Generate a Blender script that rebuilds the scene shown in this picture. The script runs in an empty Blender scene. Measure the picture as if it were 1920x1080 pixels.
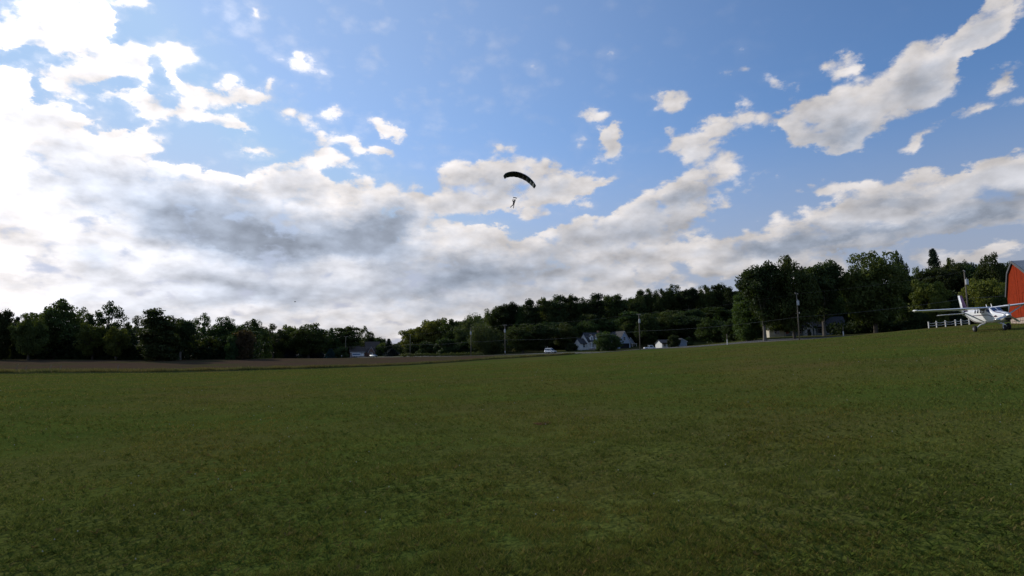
import bpy, bmesh, math, random
import numpy as np
from mathutils import Vector, Matrix

R = math.radians
random.seed(7); rng = np.random.default_rng(7)
scene = bpy.context.scene
COL = scene.collection

# ------------------------------------------------------------------ camera
F = 1100.0                      # focal length in pixels of a 1920 wide picture
PITCH, ROLL, EYE = math.atan(128 / F), R(0.6), 1.7
cam_d = bpy.data.cameras.new('camera'); cam = bpy.data.objects.new('camera', cam_d)
COL.objects.link(cam); scene.camera = cam
cam_d.sensor_width = 36; cam_d.lens = 36 * F / 1920
cam_d.clip_start = 0.1; cam_d.clip_end = 6000
cam.matrix_world = Matrix.Translation((0, 0, EYE)) @ Matrix.Rotation(R(90) + PITCH, 4, 'X') @ Matrix.Rotation(-ROLL, 4, 'Z')
_m = cam.matrix_world.to_3x3()
RIGHT, UP, FWD = _m @ Vector((1, 0, 0)), _m @ Vector((0, 1, 0)), _m @ Vector((0, 0, -1))
def ray(px, py): return FWD + RIGHT * ((px - 960) / F) + UP * ((540 - py) / F)
def P(px, py, D): return Vector((0, 0, EYE)) + ray(px, py) * D

# ------------------------------------------------------------------ world
SUN_AZ, SUN_EL = R(-48), R(25)                    # azimuth from +Y towards +X
SUN = Vector((math.sin(SUN_AZ) * math.cos(SUN_EL), math.cos(SUN_AZ) * math.cos(SUN_EL), math.sin(SUN_EL)))
world = bpy.data.worlds.new('World'); scene.world = world; world.use_nodes = True
NT = world.node_tree; NT.nodes.clear()
world.cycles.sampling_method = 'MANUAL'; world.cycles.sample_map_resolution = 512
def nd(t, **k):
    n = NT.nodes.new(t)
    for a, b in k.items(): setattr(n, a, b)
    return n
def lk(a, b): NT.links.new(a, b)
def mth(op, a, b=None, c=None, clamp=False):
    n = nd('ShaderNodeMath', operation=op, use_clamp=clamp)
    for i, v in enumerate((a, b, c)):
        if v is None: continue
        if isinstance(v, (int, float)): n.inputs[i].default_value = v
        else: lk(v, n.inputs[i])
    return n.outputs[0]
def vmth(op, a, b=None):
    n = nd('ShaderNodeVectorMath', operation=op)
    for i, v in enumerate((a, b)):
        if v is None: continue
        if isinstance(v, (tuple, Vector)): n.inputs[i].default_value = v
        else: lk(v, n.inputs[i])
    return n.outputs['Value'] if op == 'DOT_PRODUCT' else n.outputs[0]
def smooth(v, a, b, lo=0.0, hi=1.0):
    n = nd('ShaderNodeMapRange', interpolation_type='SMOOTHSTEP')
    lk(v, n.inputs[0])
    for i, q in enumerate((a, b, lo, hi)): n.inputs[i + 1].default_value = q
    return n.outputs[0]
def noise(vec, scale, detail, rough=0.55, typ='FBM'):
    n = nd('ShaderNodeTexNoise', noise_dimensions='3D', noise_type=typ, normalize=True)
    lk(vec, n.inputs['Vector']); n.inputs['Scale'].default_value = scale
    n.inputs['Detail'].default_value = detail; n.inputs['Roughness'].default_value = rough
    return n
def mixc(f, a, b):
    n = nd('ShaderNodeMix', data_type='RGBA')
    for i, v in ((0, f), (6, a), (7, b)):
        if isinstance(v, (int, float)): n.inputs[i].default_value = v
        elif isinstance(v, tuple): n.inputs[i].default_value = (*v, 1)
        else: lk(v, n.inputs[i])
    return n.outputs[2]

# clouds as ellipses in the sky: x, y, half length, half height (pixels of the photograph), slope in degrees, weight
CLOUDS = [
 (40,60,160,64,-15,1.05),(190,45,80,48,-25,1.0),(280,15,50,18,20,.7),(230,125,95,46,10,1.15),(120,140,95,42,20,.85),
 (20,170,70,60,0,.9),(350,105,55,32,25,1.1),(378,178,55,16,8,1.0),(323,153,16,11,0,.7),(462,175,44,24,10,1.05),(500,150,18,12,60,.6),
 (250,185,60,20,5,.7),(90,230,150,60,10,1.05),(315,215,60,26,-10,1.0),(405,225,55,26,8,1.05),(440,235,34,14,8,.7),(265,260,60,26,12,.95),
 (490,275,40,16,5,.8),(430,268,30,10,10,.5),(560,110,50,28,35,.6),(570,215,48,24,20,.75),(545,150,42,22,40,.5),(475,20,28,14,40,.5),
 (635,208,30,15,0,.8),(600,260,42,18,0,1.0),(740,245,54,17,14,1.1),(720,277,42,13,6,.95),(665,270,24,16,20,.85),(640,295,48,17,10,.85),(700,165,20,10,0,.15),(747,192,24,8,15,.3),(705,100,20,9,30,.25),
 (60,330,200,90,0,1.0),(170,330,110,50,10,.8),(330,335,120,30,8,1.0),(560,320,60,22,-10,.8),(420,400,300,85,8,1.4),(300,460,330,110,0,1.0),
 (590,360,110,50,0,1.0),(725,385,62,52,0,1.25),(700,440,130,50,-10,1.0),(860,370,95,48,-12,1.05),(960,330,120,46,4,1.15),(1050,340,55,36,10,.7),(1120,343,55,11,-12,.6),
 (980,390,75,24,0,.85),(880,440,75,16,-8,.6),(560,500,420,60,0,1.2),(900,500,330,60,-7,1.25),(1130,430,150,32,-12,.9),
 (1220,415,140,36,-12,.85),(1310,340,130,38,-18,.95),(1280,375,100,30,-10,.6),(1300,262,62,36,-10,1.0),(1385,228,58,34,-8,.95),(1262,188,46,24,-35,.8),(1140,280,30,36,25,.95),(1122,220,44,17,-18,.7),
 (1150,252,25,14,-20,.55),(1080,268,40,20,25,.25),(1350,150,60,14,-20,.5),(1450,155,50,22,10,.6),(1545,50,26,9,0,.4),(1560,105,40,14,0,.4),
 (1030,262,26,10,10,.25),(1260,240,20,14,50,.4),
 (1490,222,50,42,0,1.1),(1560,225,70,48,-5,1.15),(1660,200,130,46,-24,1.3),(1600,135,52,36,-5,1.05),(1730,125,80,46,-30,1.25),(1800,100,40,20,-30,.6),
 (1860,40,70,40,-42,1.2),(1830,50,36,50,0,.9),(1880,135,45,34,-15,.8),(1850,170,60,18,-20,.5),(1760,235,120,18,-26,.5),(1860,210,70,20,-18,.75),(1730,272,50,13,-20,.6),(1650,292,20,8,0,.2),
 (1560,420,250,36,-13,1.25),(1440,465,120,24,-8,1.0),(1620,345,130,18,-8,.9),(1760,380,230,48,-14,1.4),(1890,355,130,62,-18,1.3),(1650,440,220,36,-10,1.05),(1500,355,30,10,0,.2),(1480,310,30,12,-15,.4),
 (1780,480,80,18,0,1.1),(1890,465,60,20,-10,.9),(1200,490,220,34,-5,1.0),(1450,500,120,20,0,.8),(1860,500,60,14,0,.8),(1150,545,300,34,-4,.5),(200,560,420,60,0,.8),(700,575,450,55,0,.8),(1150,580,300,40,0,.5),(300,620,500,30,0,.7),(850,620,300,26,0,.6),(1550,510,200,20,0,.4),
 (35,110,60,22,10,-1.0),(130,112,50,14,10,-.6),(205,68,50,12,-15,-.9),(235,20,30,10,60,-.5),(330,50,80,50,60,-.6),(75,165,14,30,0,-.6),(215,162,34,9,0,-.6),(225,232,50,12,-10,-.8),
 (350,275,80,22,-25,-.9),(130,375,36,9,0,-.6),(60,300,40,12,10,-.4),(150,205,30,9,30,-.5),(290,145,16,30,20,-.5),(440,312,60,12,8,-.7),(300,235,18,40,40,-.4),(0,230,40,14,0,-.4),(20,105,50,16,10,-.7),(140,40,14,24,40,-.7),(90,190,26,10,-20,-.6),(0,170,30,10,0,-.4),(250,170,40,8,10,-.5),(640,375,30,14,0,-.5),(615,330,40,10,0,-.5),(510,260,20,30,60,-.4),(180,250,30,12,20,-.5),(60,260,30,10,0,-.5),(30,320,30,9,0,-.5),(110,330,40,8,10,-.4),(170,400,30,12,30,-.4),(790,440,40,12,10,-.4),(1010,425,60,12,-5,-.5),(900,425,80,12,-5,-.5),(830,460,40,8,0,-.3),
 (-330,200,300,320,0,1.0),(2150,150,180,100,-20,.8),(-200,-250,250,150,-30,.8),
]
# grey bellies: same fields, weight = darkness
SHADES = [
 (400,400,200,50,10,.75),(440,455,150,36,8,.95),(640,440,80,34,0,.5),(560,470,120,24,5,.4),(720,450,90,34,-8,.75),(160,475,110,22,5,.3),
 (230,110,60,24,10,.18),(245,130,60,18,8,.25),(860,515,170,28,-8,.6),(760,490,100,24,0,.35),(990,525,180,26,-6,.35),(820,560,300,22,0,.2),
 (1570,262,110,26,-5,.7),(1690,235,120,30,-22,.7),(1750,160,60,34,-30,.45),(1395,250,40,22,0,.5),(1310,290,50,24,0,.4),(1150,295,22,20,0,.4),(970,350,110,20,0,.3),(745,410,60,30,0,.6),(850,395,70,18,-10,.35),(1320,365,90,20,-12,.45),(1240,440,110,22,-12,.4),(1850,80,40,34,0,.2),(1440,468,60,20,-10,.55),(1700,455,200,26,-9,.6),(1850,415,150,36,-12,.8),(1560,455,130,22,-6,.6),(1650,372,90,16,-5,.5),
 (960,370,90,26,0,.18),(1330,370,110,24,-12,.22),(1200,440,150,26,-8,.2),(150,595,400,30,0,.12),(600,600,420,36,0,.2),(1250,540,250,36,0,.3),(470,540,160,40,0,.35),
]
tc = nd('ShaderNodeTexCoord'); Dv = tc.outputs['Generated']
sep = nd('ShaderNodeSeparateXYZ'); lk(Dv, sep.inputs[0])
az = mth('ARCTAN2', sep.outputs[0], sep.outputs[1]); el = mth('ARCSINE', sep.outputs[2])
cmb = nd('ShaderNodeCombineXYZ'); lk(az, cmb.inputs[0]); lk(el, cmb.inputs[1])
# the sky's layers flatten towards the horizon
zz = mth('MULTIPLY', mth('POWER', mth('MAXIMUM', sep.outputs[2], .025), .80), 1.65)
_cs = nd('ShaderNodeCombineXYZ'); lk(sep.outputs[0], _cs.inputs[0]); lk(sep.outputs[1], _cs.inputs[1]); lk(zz, _cs.inputs[2]); stretch = _cs.outputs[0]
warp = noise(stretch, 10.0, 6, .65)
w2 = vmth('MULTIPLY', vmth('SUBTRACT', warp.outputs['Color'], (.5, .5, .5)), (.10, .075, 0))
SKYV = vmth('ADD', cmb.outputs[0], w2)
def azel(px, py):
    d = ray(px, py).normalized()
    return Vector((math.atan2(d.x, d.y), math.asin(d.z)))
def ellipses(lst):
    acc = None
    for x, y, rx, ry, a, w in lst:
        c = azel(x, y); ca, sa = math.cos(R(a)), math.sin(R(a))
        ex = (azel(x + ca * 12, y + sa * 12) - c) * (rx / 12); ey = (azel(x - sa * 12, y + ca * 12) - c) * (ry / 12)
        m = nd('ShaderNodeMapping', vector_type='TEXTURE'); lk(SKYV, m.inputs[0])
        m.inputs[1].default_value = (c.x, c.y, 0)
        m.inputs[2].default_value = (0, 0, math.atan2(ex.y, ex.x))
        m.inputs[3].default_value = (ex.length * 1.44, ey.length * 1.46, 1)
        g = nd('ShaderNodeTexGradient', gradient_type='SPHERICAL'); lk(m.outputs[0], g.inputs[0])
        acc = mth('MULTIPLY', g.outputs['Fac'], w) if acc is None else mth('MULTIPLY_ADD', g.outputs['Fac'], w, acc)
    return acc
blob = ellipses(CLOUDS); shade = ellipses(SHADES)
n1 = noise(stretch, 15.0, 10, .60); n2 = noise(vmth('ADD', stretch, SUN * .014 + Vector((0, 0, .022))), 14.0, 5, .5)
n3 = nd('ShaderNodeTexVoronoi', feature='F1', voronoi_dimensions='3D'); lk(vmth('ADD', stretch, vmth('MULTIPLY', w2, (.35, .35, .35))), n3.inputs['Vector'])
n3.inputs['Scale'].default_value = 24.0; n3.inputs['Detail'].default_value = 1.0; n3.inputs['Roughness'].default_value = .6
n4 = noise(stretch, 14.0, 5, .5)
relief = mth('ADD', mth('SUBTRACT', n4.outputs['Fac'], n2.outputs['Fac']), mth('MULTIPLY', mth('SUBTRACT', n1.outputs['Fac'], n4.outputs['Fac']), .35))
body = mth('MINIMUM', mth('MULTIPLY', blob, 1.6), 1.38)
nz = mth('ADD', mth('MULTIPLY', mth('SUBTRACT', n1.outputs['Fac'], .5), 2.5), mth('MULTIPLY', mth('SUBTRACT', .60, n3.outputs['Distance']), .80))
# away from the pictured part of the sky the same kind of broken cloud goes on
front = vmth('DOT_PRODUCT', Dv, ray(960, 200).normalized())
elsewhere = smooth(front, .80, .35, -.20, .36)
dens = mth('ADD', mth('ADD', body, nz), elsewhere)
alpha = smooth(dens, .18, .86)
thick = smooth(mth('MULTIPLY_ADD', nz, .75, mth('MULTIPLY', blob, 1.2)), .75, 2.0)
sdot = mth('MAXIMUM', vmth('DOT_PRODUCT', Dv, SUN), 0)
glow = mth('POWER', sdot, 7.0); glow2 = mth('POWER', sdot, 2.5)
thin = mth('MULTIPLY', smooth(mth('MULTIPLY_ADD', blob, .9, nz), -.25, .85), mth('MULTIPLY_ADD', glow2, .36, .0))
alpha = mth('MAXIMUM', alpha, thin)
sky = nd('ShaderNodeTexSky', sky_type='NISHITA', sun_disc=False)
sky.sun_elevation = SUN_EL; sky.sun_rotation = SUN_AZ
sky.air_density = 1.0; sky.dust_density = 0.3; sky.ozone_density = 3.0; sky.altitude = 250
SKY_STRENGTH = 0.09
skyc = vmth('MULTIPLY', sky.outputs[0], (.98, 1.30, 1.60))
skyc = vmth('MULTIPLY', skyc, (SKY_STRENGTH,) * 3)
# cloud brightness
relief = mth('MULTIPLY_ADD', mth('SUBTRACT', .50, n3.outputs['Distance']), .12, relief)
lum = mth('ADD', mth('MULTIPLY_ADD', glow, .58, .65), mth('MULTIPLY', glow2, .10))
lum = mth('MULTIPLY_ADD', relief, mth('MULTIPLY_ADD', glow, .8, .85), lum)
dark = mth('MULTIPLY', mth('MINIMUM', mth('MULTIPLY', shade, 1.15), 1.0), mth('MULTIPLY_ADD', thick, .35, .65))
dark = mth('ADD', dark, mth('MULTIPLY', mth('SUBTRACT', n2.outputs['Fac'], .5), .25), clamp=True)
lum = mth('MULTIPLY', lum, mth('SUBTRACT', 1.0, mth('MULTIPLY', dark, .50)))
lum = mth('MULTIPLY', lum, smooth(thick, 0, 1, 1.06, .94))
tint = mixc(mth('MULTIPLY_ADD', thick, .35, dark, clamp=True), (1.0, .955, .95), (.79, .90, 1.11))
cl = nd('ShaderNodeVectorMath', operation='SCALE'); lk(tint, cl.inputs[0]); lk(lum, cl.inputs['Scale'])
# a thin veil of high haze, whitest low down
veil = smooth(el, .40, .02, .04, .95)
veilc = nd('ShaderNodeVectorMath', operation='SCALE'); veilc.inputs[0].default_value = (.47, .475, .56)
lk(mth('MULTIPLY_ADD', glow, .45, mth('MULTIPLY_ADD', glow2, .35, .78)), veilc.inputs['Scale'])
skyc = mixc(mth('MULTIPLY', glow2, .50), skyc, (.56 , .72, .98))
skyc = mixc(veil, vmth('MINIMUM', skyc, (.42, .62, .92)), veilc.outputs[0])
skymix = mixc(alpha, skyc, cl.outputs[0])
# below the horizon the world is dull earth
gnd = smooth(sep.outputs[2], -.06, .0)
fin = mixc(gnd, (.03, .035, .02), skymix)
up = vmth('MULTIPLY', fin, (1 / SKY_STRENGTH,) * 3)
bg = nd('ShaderNodeBackground'); lk(up, bg.inputs[0]); bg.inputs[1].default_value = SKY_STRENGTH
out = nd('ShaderNodeOutputWorld'); lk(bg.outputs[0], out.inputs[0])

sun_d = bpy.data.lights.new('sun', 'SUN'); sun = bpy.data.objects.new('sun', sun_d); COL.objects.link(sun)
sun_d.energy = 3.0; sun_d.angle = R(1.5); sun_d.color = (1, .93, .82)
sun.rotation_euler = SUN.to_track_quat('Z', 'Y').to_euler(); sun.location = (-40, 40, 60)
vs = scene.view_settings
vs.view_transform = 'Standard'; vs.look = 'None'; vs.exposure = 0.0; vs.gamma = 1.0; vs.use_curve_mapping = False
scene.cycles.max_bounces = 6; scene.cycles.diffuse_bounces = 3; scene.cycles.transparent_max_bounces = 8
scene.cycles.use_denoising = True

# ------------------------------------------------------------------ helpers
def tag(o, label=None, cat=None, group=None, kind=None):
    if label: o['label'] = label
    if cat: o['category'] = cat
    if group: o['group'] = group
    if kind: o['kind'] = kind
    return o
def link(name, data, parent=None, loc=None, rot=None):
    o = bpy.data.objects.new(name, data); COL.objects.link(o)
    if parent: o.parent = parent
    if loc is not None: o.location = loc
    if rot is not None: o.rotation_euler = rot
    return o
def empty(name, loc=(0, 0, 0), rz=0): return link(name, None, None, loc, (0, 0, rz))
def np_mesh(name, verts, faces, mat, smooth_=False):
    """verts (n,3), faces (m,k) arrays"""
    me = bpy.data.meshes.new(name); faces = np.asarray(faces, dtype=np.int32); verts = np.asarray(verts, dtype=np.float32)
    me.vertices.add(len(verts)); me.vertices.foreach_set('co', verts.ravel())
    k = faces.shape[1]; me.loops.add(faces.size); me.loops.foreach_set('vertex_index', faces.ravel())
    me.polygons.add(len(faces)); me.polygons.foreach_set('loop_start', np.arange(len(faces), dtype=np.int32) * k)
    if smooth_: me.polygons.foreach_set('use_smooth', np.ones(len(faces), dtype=bool))
    me.update(calc_edges=True); me.validate()
    if mat: me.materials.append(mat)
    return me
class MB:
    """collects shapes, then links them as one mesh object"""
    def __init__(s): s.v = []; s.f = []
    def add(s, vs_, fs):
        n = len(s.v); s.v += [tuple(v) for v in vs_]; s.f += [tuple(i + n for i in f) for f in fs]; return s
    def box(s, a, b, M=None):
        (x0, y0, z0), (x1, y1, z1) = a, b
        vs_ = [Vector(p) for p in ((x0,y0,z0),(x1,y0,z0),(x1,y1,z0),(x0,y1,z0),(x0,y0,z1),(x1,y0,z1),(x1,y1,z1),(x0,y1,z1))]
        if M: vs_ = [M @ v for v in vs_]
        return s.add(vs_, [(0,3,2,1),(4,5,6,7),(0,1,5,4),(1,2,6,5),(2,3,7,6),(3,0,4,7)])
    def tube(s, pts, rad, n=8, caps=True):
        pts = [Vector(p) for p in pts]; rings = []
        if isinstance(rad, (int, float)): rad = [rad] * len(pts)
        for i, p in enumerate(pts):
            t = (pts[min(i + 1, len(pts) - 1)] - pts[max(i - 1, 0)]).normalized()
            a = t.cross(Vector((0, 0, 1)) if abs(t.z) < .9 else Vector((1, 0, 0))).normalized(); b = t.cross(a)
            rings.append([p + (a * math.cos(q) + b * math.sin(q)) * rad[i] for q in [2 * math.pi * k / n for k in range(n)]])
        return s.loft(rings, caps)
    def loft(s, rings, caps=True):
        n = len(rings[0]); vs_ = [v for r in rings for v in r]
        fs = [(i * n + k, i * n + (k + 1) % n, (i + 1) * n + (k + 1) % n, (i + 1) * n + k) for i in range(len(rings) - 1) for k in range(n)]
        if caps: fs += [tuple(range(n))[::-1], tuple((len(rings) - 1) * n + k for k in range(n))]
        return s.add(vs_, fs)
    def prism(s, prof, a, b, M=None):
        """prof: (x,z) outline, extruded along y from a to b"""
        n = len(prof); vs_ = [Vector((x, a, z)) for x, z in prof] + [Vector((x, b, z)) for x, z in prof]
        if M: vs_ = [M @ v for v in vs_]
        return s.add(vs_, [tuple(range(n)), tuple(range(2 * n - 1, n - 1, -1))] + [(k, k + n, (k + 1) % n + n, (k + 1) % n) for k in range(n)])
    def grid(s, rows):
        m = len(rows[0]); return s.add([v for r in rows for v in r], [(i*m+k, i*m+k+1, (i+1)*m+k+1, (i+1)*m+k) for i in range(len(rows)-1) for k in range(m-1)])
    def build(s, name, mat, parent=None, smooth_=False, bevel=0, loc=None, label=None):
        me = bpy.data.meshes.new(name); me.from_pydata(s.v, [], s.f)
        bm = bmesh.new(); bm.from_mesh(me); bmesh.ops.recalc_face_normals(bm, faces=bm.faces)
        if bevel: bmesh.ops.bevel(bm, geom=bm.edges[:], offset=bevel, segments=1, affect='EDGES', clamp_overlap=True)
        bm.to_mesh(me); bm.free(); me.materials.append(mat)
        if smooth_:
            for p in me.polygons: p.use_smooth = True
        o = link(name, me, parent, loc)
        if label: o['label'] = label
        return o
def copy_tree(o, parent=None):
    c = o.copy(); COL.objects.link(c)
    if parent: c.parent = parent
    for ch in o.children: copy_tree(ch, c)
    return c

# ------------------------------------------------------------------ materials
def mat(name, col, rough=.7, metal=0, spec=.4, var=0, vscale=3, bump=0, bscale=20, coord='Object', col2=None, trans=0, coat=0, objvar=0):
    m = bpy.data.materials.new(name); m.use_nodes = True; nt = m.node_tree; b = nt.nodes['Principled BSDF']
    b.inputs['Roughness'].default_value = rough; b.inputs['Metallic'].default_value = metal
    b.inputs['Specular IOR Level'].default_value = spec; b.inputs['Coat Weight'].default_value = coat
    b.inputs['Base Color'].default_value = (*col, 1)
    L = nt.links.new; cur = None
    t = nt.nodes.new('ShaderNodeTexCoord')
    src = t.outputs['Object']
    if coord == 'World': src = nt.nodes.new('ShaderNodeNewGeometry').outputs['Position']
    if var or col2:
        n = nt.nodes.new('ShaderNodeTexNoise'); L(src, n.inputs['Vector']); n.inputs['Scale'].default_value = vscale; n.inputs['Detail'].default_value = 6
        r = nt.nodes.new('ShaderNodeMapRange'); L(n.outputs['Fac'], r.inputs[0]); r.inputs[1].default_value = .35; r.inputs[2].default_value = .65
        x = nt.nodes.new('ShaderNodeMix'); x.data_type = 'RGBA'; L(r.outputs[0], x.inputs[0])
        c2 = col2 or tuple(c * (1 - var) for c in col)
        x.inputs[6].default_value = (*col, 1); x.inputs[7].default_value = (*c2, 1); cur = x.outputs[2]
    if objvar:
        oi = nt.nodes.new('ShaderNodeObjectInfo'); h = nt.nodes.new('ShaderNodeHueSaturation')
        r1 = nt.nodes.new('ShaderNodeMapRange'); L(oi.outputs['Random'], r1.inputs[0]); r1.inputs[3].default_value = .5 - .035 * objvar; r1.inputs[4].default_value = .5 + .015 * objvar
        w = nt.nodes.new('ShaderNodeTexWhiteNoise'); w.noise_dimensions = '1D'; L(oi.outputs['Random'], w.inputs['W'])
        r2 = nt.nodes.new('ShaderNodeMapRange'); L(w.outputs['Value'], r2.inputs[0]); r2.inputs[3].default_value = 1 - .35 * objvar; r2.inputs[4].default_value = 1 + .45 * objvar
        L(r1.outputs[0], h.inputs['Hue']); L(r2.outputs[0], h.inputs['Value'])
        if cur: L(cur, h.inputs['Color'])
        else: h.inputs['Color'].default_value = (*col, 1)
        cur = h.outputs[0]
    if cur: L(cur, b.inputs['Base Color'])
    if bump:
        n = nt.nodes.new('ShaderNodeTexNoise'); L(src, n.inputs['Vector']); n.inputs['Scale'].default_value = bscale; n.inputs['Detail'].default_value = 8
        bp = nt.nodes.new('ShaderNodeBump'); L(n.outputs['Fac'], bp.inputs['Height']); bp.inputs['Strength'].default_value = bump; bp.inputs['Distance'].default_value = .1
        L(bp.outputs[0], b.inputs['Normal'])
    if trans:
        tr = nt.nodes.new('ShaderNodeBsdfTranslucent'); ms = nt.nodes.new('ShaderNodeMixShader'); ms.inputs[0].default_value = trans
        if cur:
            tn = nt.nodes.new('ShaderNodeMix'); tn.data_type = 'RGBA'; tn.blend_type = 'MULTIPLY'; tn.inputs[0].default_value = 1
            L(cur, tn.inputs[6]); tn.inputs[7].default_value = (1.5, 1.5, .5, 1); L(tn.outputs[2], tr.inputs[0])
        else: tr.inputs[0].default_value = (col[0] * 1.5, col[1] * 1.5, col[2] * .5, 1)
        L(b.outputs[0], ms.inputs[1]); L(tr.outputs[0], ms.inputs[2]); L(ms.outputs[0], nt.nodes['Material Output'].inputs[0])
    return m
M = dict(
 asphalt=mat('asphalt', (.055, .055, .055), .85, var=.3, vscale=.5, bump=.3, bscale=40, coord='World'),
 gravel=mat('gravel', (.20, .185, .15), .95, var=.4, vscale=1.5, bump=.4, bscale=10, coord='World'),
 roadpaint=mat('road_paint', (.6, .6, .56), .7, var=.3, vscale=4), yellowpaint=mat('yellow_paint', (.55, .38, .06), .7, var=.3, vscale=4),
 soil=mat('ditch_shade_soil', (.018, .016, .010), .95, var=.5, vscale=2, coord='World'),  # ditch soil: the shadow line is put into its very dark colour
 white=mat('white_siding', (.74, .74, .72), .6, var=.08, vscale=.8, bump=.05), trim=mat('white_trim', (.8, .8, .78), .5, var=.05),
 cream=mat('cream_siding', (.55, .50, .40), .6, var=.12, vscale=1), bluegrey=mat('pale_blue_and_shade_siding', (.36, .44, .55), .6, var=.1, vscale=1),
 shingle=mat('grey_shingle', (.050, .052, .058), .9, var=.35, vscale=6, bump=.4, bscale=12), brownroof=mat('brown_shingle', (.10, .078, .066), .9, var=.3, vscale=5, bump=.4, bscale=12),
 brick=mat('red_brick', (.26, .14, .10), .85, var=.35, vscale=9, bump=.3, bscale=20), glass=mat('window_glass', (.015, .02, .03), .08, spec=.6),
 dark=mat('dark_opening', (.012, .012, .013), .8), door=mat('dark_door', (.05, .04, .035), .5),
 polewood=mat('weathered_pole', (.20, .17, .13), .9, var=.35, vscale=2, bump=.3), steel=mat('pale_steel', (.42, .44, .45), .4, metal=.3, var=.15),
 cable=mat('grey_cable', (.13, .13, .13), .6), porcelain=mat('porcelain', (.5, .45, .4), .3),
 barnred=mat('barn_red', (.25, .027, .005), .85, spec=.1, var=.25, vscale=1.2, bump=.15, bscale=14), barndark=mat('barn_dark_trim', (.07, .075, .085), .7),
 tin=mat('galvanised_roof', (.30, .31, .31), .45, metal=.35, var=.18, vscale=.5, bump=.05), stone=mat('foundation_stone', (.42, .33, .27), .9, var=.3, vscale=4, bump=.4, bscale=9), mortar=mat('mortar', (.20, .16, .13), .95, var=.3),
 rubber=mat('rubber', (.012, .012, .012), .8), paintw=mat('white_paint', (.78, .79, .80), .28, spec=.5, coat=.3, var=.04, vscale=1),
 paintsilver=mat('silver_paint', (.50, .53, .54), .3, metal=.35, coat=.4), purple=mat('purple_paint', (.024, .006, .045), .6, spec=.15), darkstripe=mat('dark_purple_stripe', (.05, .012, .04), .35),
 windscreen=mat('blue_windscreen', (.02, .045, .12), .06, spec=.8), alu=mat('aluminium', (.6, .6, .62), .35, metal=.8), yellowtip=mat('yellow_white_tip', (.7, .68, .5), .4),
 trunk=mat('bark', (.075, .062, .048), .95, var=.4, vscale=3, bump=.5, bscale=6), greytrunk=mat('grey_bark', (.17, .15, .125), .95, var=.3, vscale=2, bump=.4, bscale=6),
 postwhite=mat('white_post', (.75, .73, .68), .7, var=.12), canopyblack=mat('black_ripstop', (.012, .012, .016), .6, trans=.12), canopyteal=mat('teal_ripstop', (.008, .035, .042), .6, trans=.12),
 webbing=mat('black_webbing', (.012, .012, .014), .9), suit=mat('dark_navy_suit', (.014, .018, .03), .9), jeans=mat('blue_trousers', (.03, .06, .10), .9), skin=mat('skin', (.42, .25, .18), .6),
 lamp=mat('lamp_lens', (.6, .58, .5), .15), redlens=mat('red_lens', (.4, .02, .02), .2), blueband=mat('blue_band', (.03, .12, .26), .5, var=.2), grill=mat('dark_grille', (.02, .02, .02), .5),
 bird=mat('dark_feathers', (.03, .03, .035), .9),
)
def leafmat(name, c, c2, tr=.3, ov=1.0): return mat(name, c, .65, spec=.15, col2=c2, vscale=.35, trans=tr, objvar=ov)
LEAF = dict(
 oak=leafmat('oak_leaves', (.052, .078, .022), (.034, .054, .016)), dark=leafmat('dark_leaves', (.040, .062, .021), (.026, .044, .016)),
 yellow=leafmat('yellow_green_leaves', (.105, .125, .026), (.070, .092, .020)), willow=leafmat('willow_leaves', (.092, .115, .042), (.064, .085, .032)),
 rust=leafmat('rusty_leaves', (.070, .050, .026), (.050, .038, .020), ov=.4), blue=leafmat('blue_needles', (.020, .034, .040), (.014, .024, .030), .1, .3),
 needle=leafmat('dark_needles', (.028, .045, .020), (.020, .034, .016), .1), teal=leafmat('teal_needles', (.026, .060, .056), (.018, .045, .045), .1, .2))

# ------------------------------------------------------------------ terrain
CTRL = []          # x, y, z
for px, py, D in [(0,701,82),(300,699,90),(600,691,115),(760,685,140),(920,674,175),(1060,665.5,193),(1120,661,197),
                  (1200,655.8,178),(1340,648,161),(1500,637.6,143),(1600,631,136),(1740,617.3,126),
                  (0,673,190),(300,676,172),(480,673.5,190),(300,671,230),(0,670,260),
                  (1740,616.5,131),(1600,630.2,141),(1500,636.8,149),(1340,647.6,167),(1200,655.2,185),(1060,662,203),(947,665.5,222),(883,667.5,236),(769,669,265),(648,671,305),(558,672,345),
                  (1812,626,68),(1905,607,92),(1790,611,108),(1718,617,165),(1450,632,168),(1565,628,168),(1120,655,245),(1270,651,232),(1180,654,245),(690,669,330),(484,671.5,330),(1640,624,160)]:
    CTRL.append(tuple(P(px, py, D)))
for x, y, z in [(0,0,0),(0,-60,0),(-60,-40,0),(60,-50,4.2),(-45,30,.1),(-90,0,0),(25,20,1.5),(50,20,3.3),(90,10,6.2),(-20,60,-.1),(0,50,.15),(5,90,.4),(20,60,1.4),(30,110,2.2),(-20,20,0),(15,5,.7),
                (120,60,7.5),(0,25,.05),(-200,100,1),(-250,300,3),(-150,450,3),(-350,0,0),(0,-300,0),(300,-200,12),(400,200,22),
                (0,260,3),(60,265,8),(120,240,11),(-40,300,3.5),(0,330,13),(70,330,21),(140,300,24),(200,250,20),(250,420,36),(100,420,34),(0,420,26),(-60,380,6),(-60,500,10),(160,180,12),(170,110,12),(100,550,40),(-300,600,8),(350,400,40)]:
    CTRL.append((x, y, z))
C_ = np.array(CTRL); _XY = C_[:, :2] / 100; _n = len(C_)
def _phi(r2): return np.where(r2 > 1e-12, .5 * r2 * np.log(np.maximum(r2, 1e-12)), 0)
_K = _phi(((_XY[:, None] - _XY[None]) ** 2).sum(-1)) + np.eye(_n) * .0006
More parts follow.
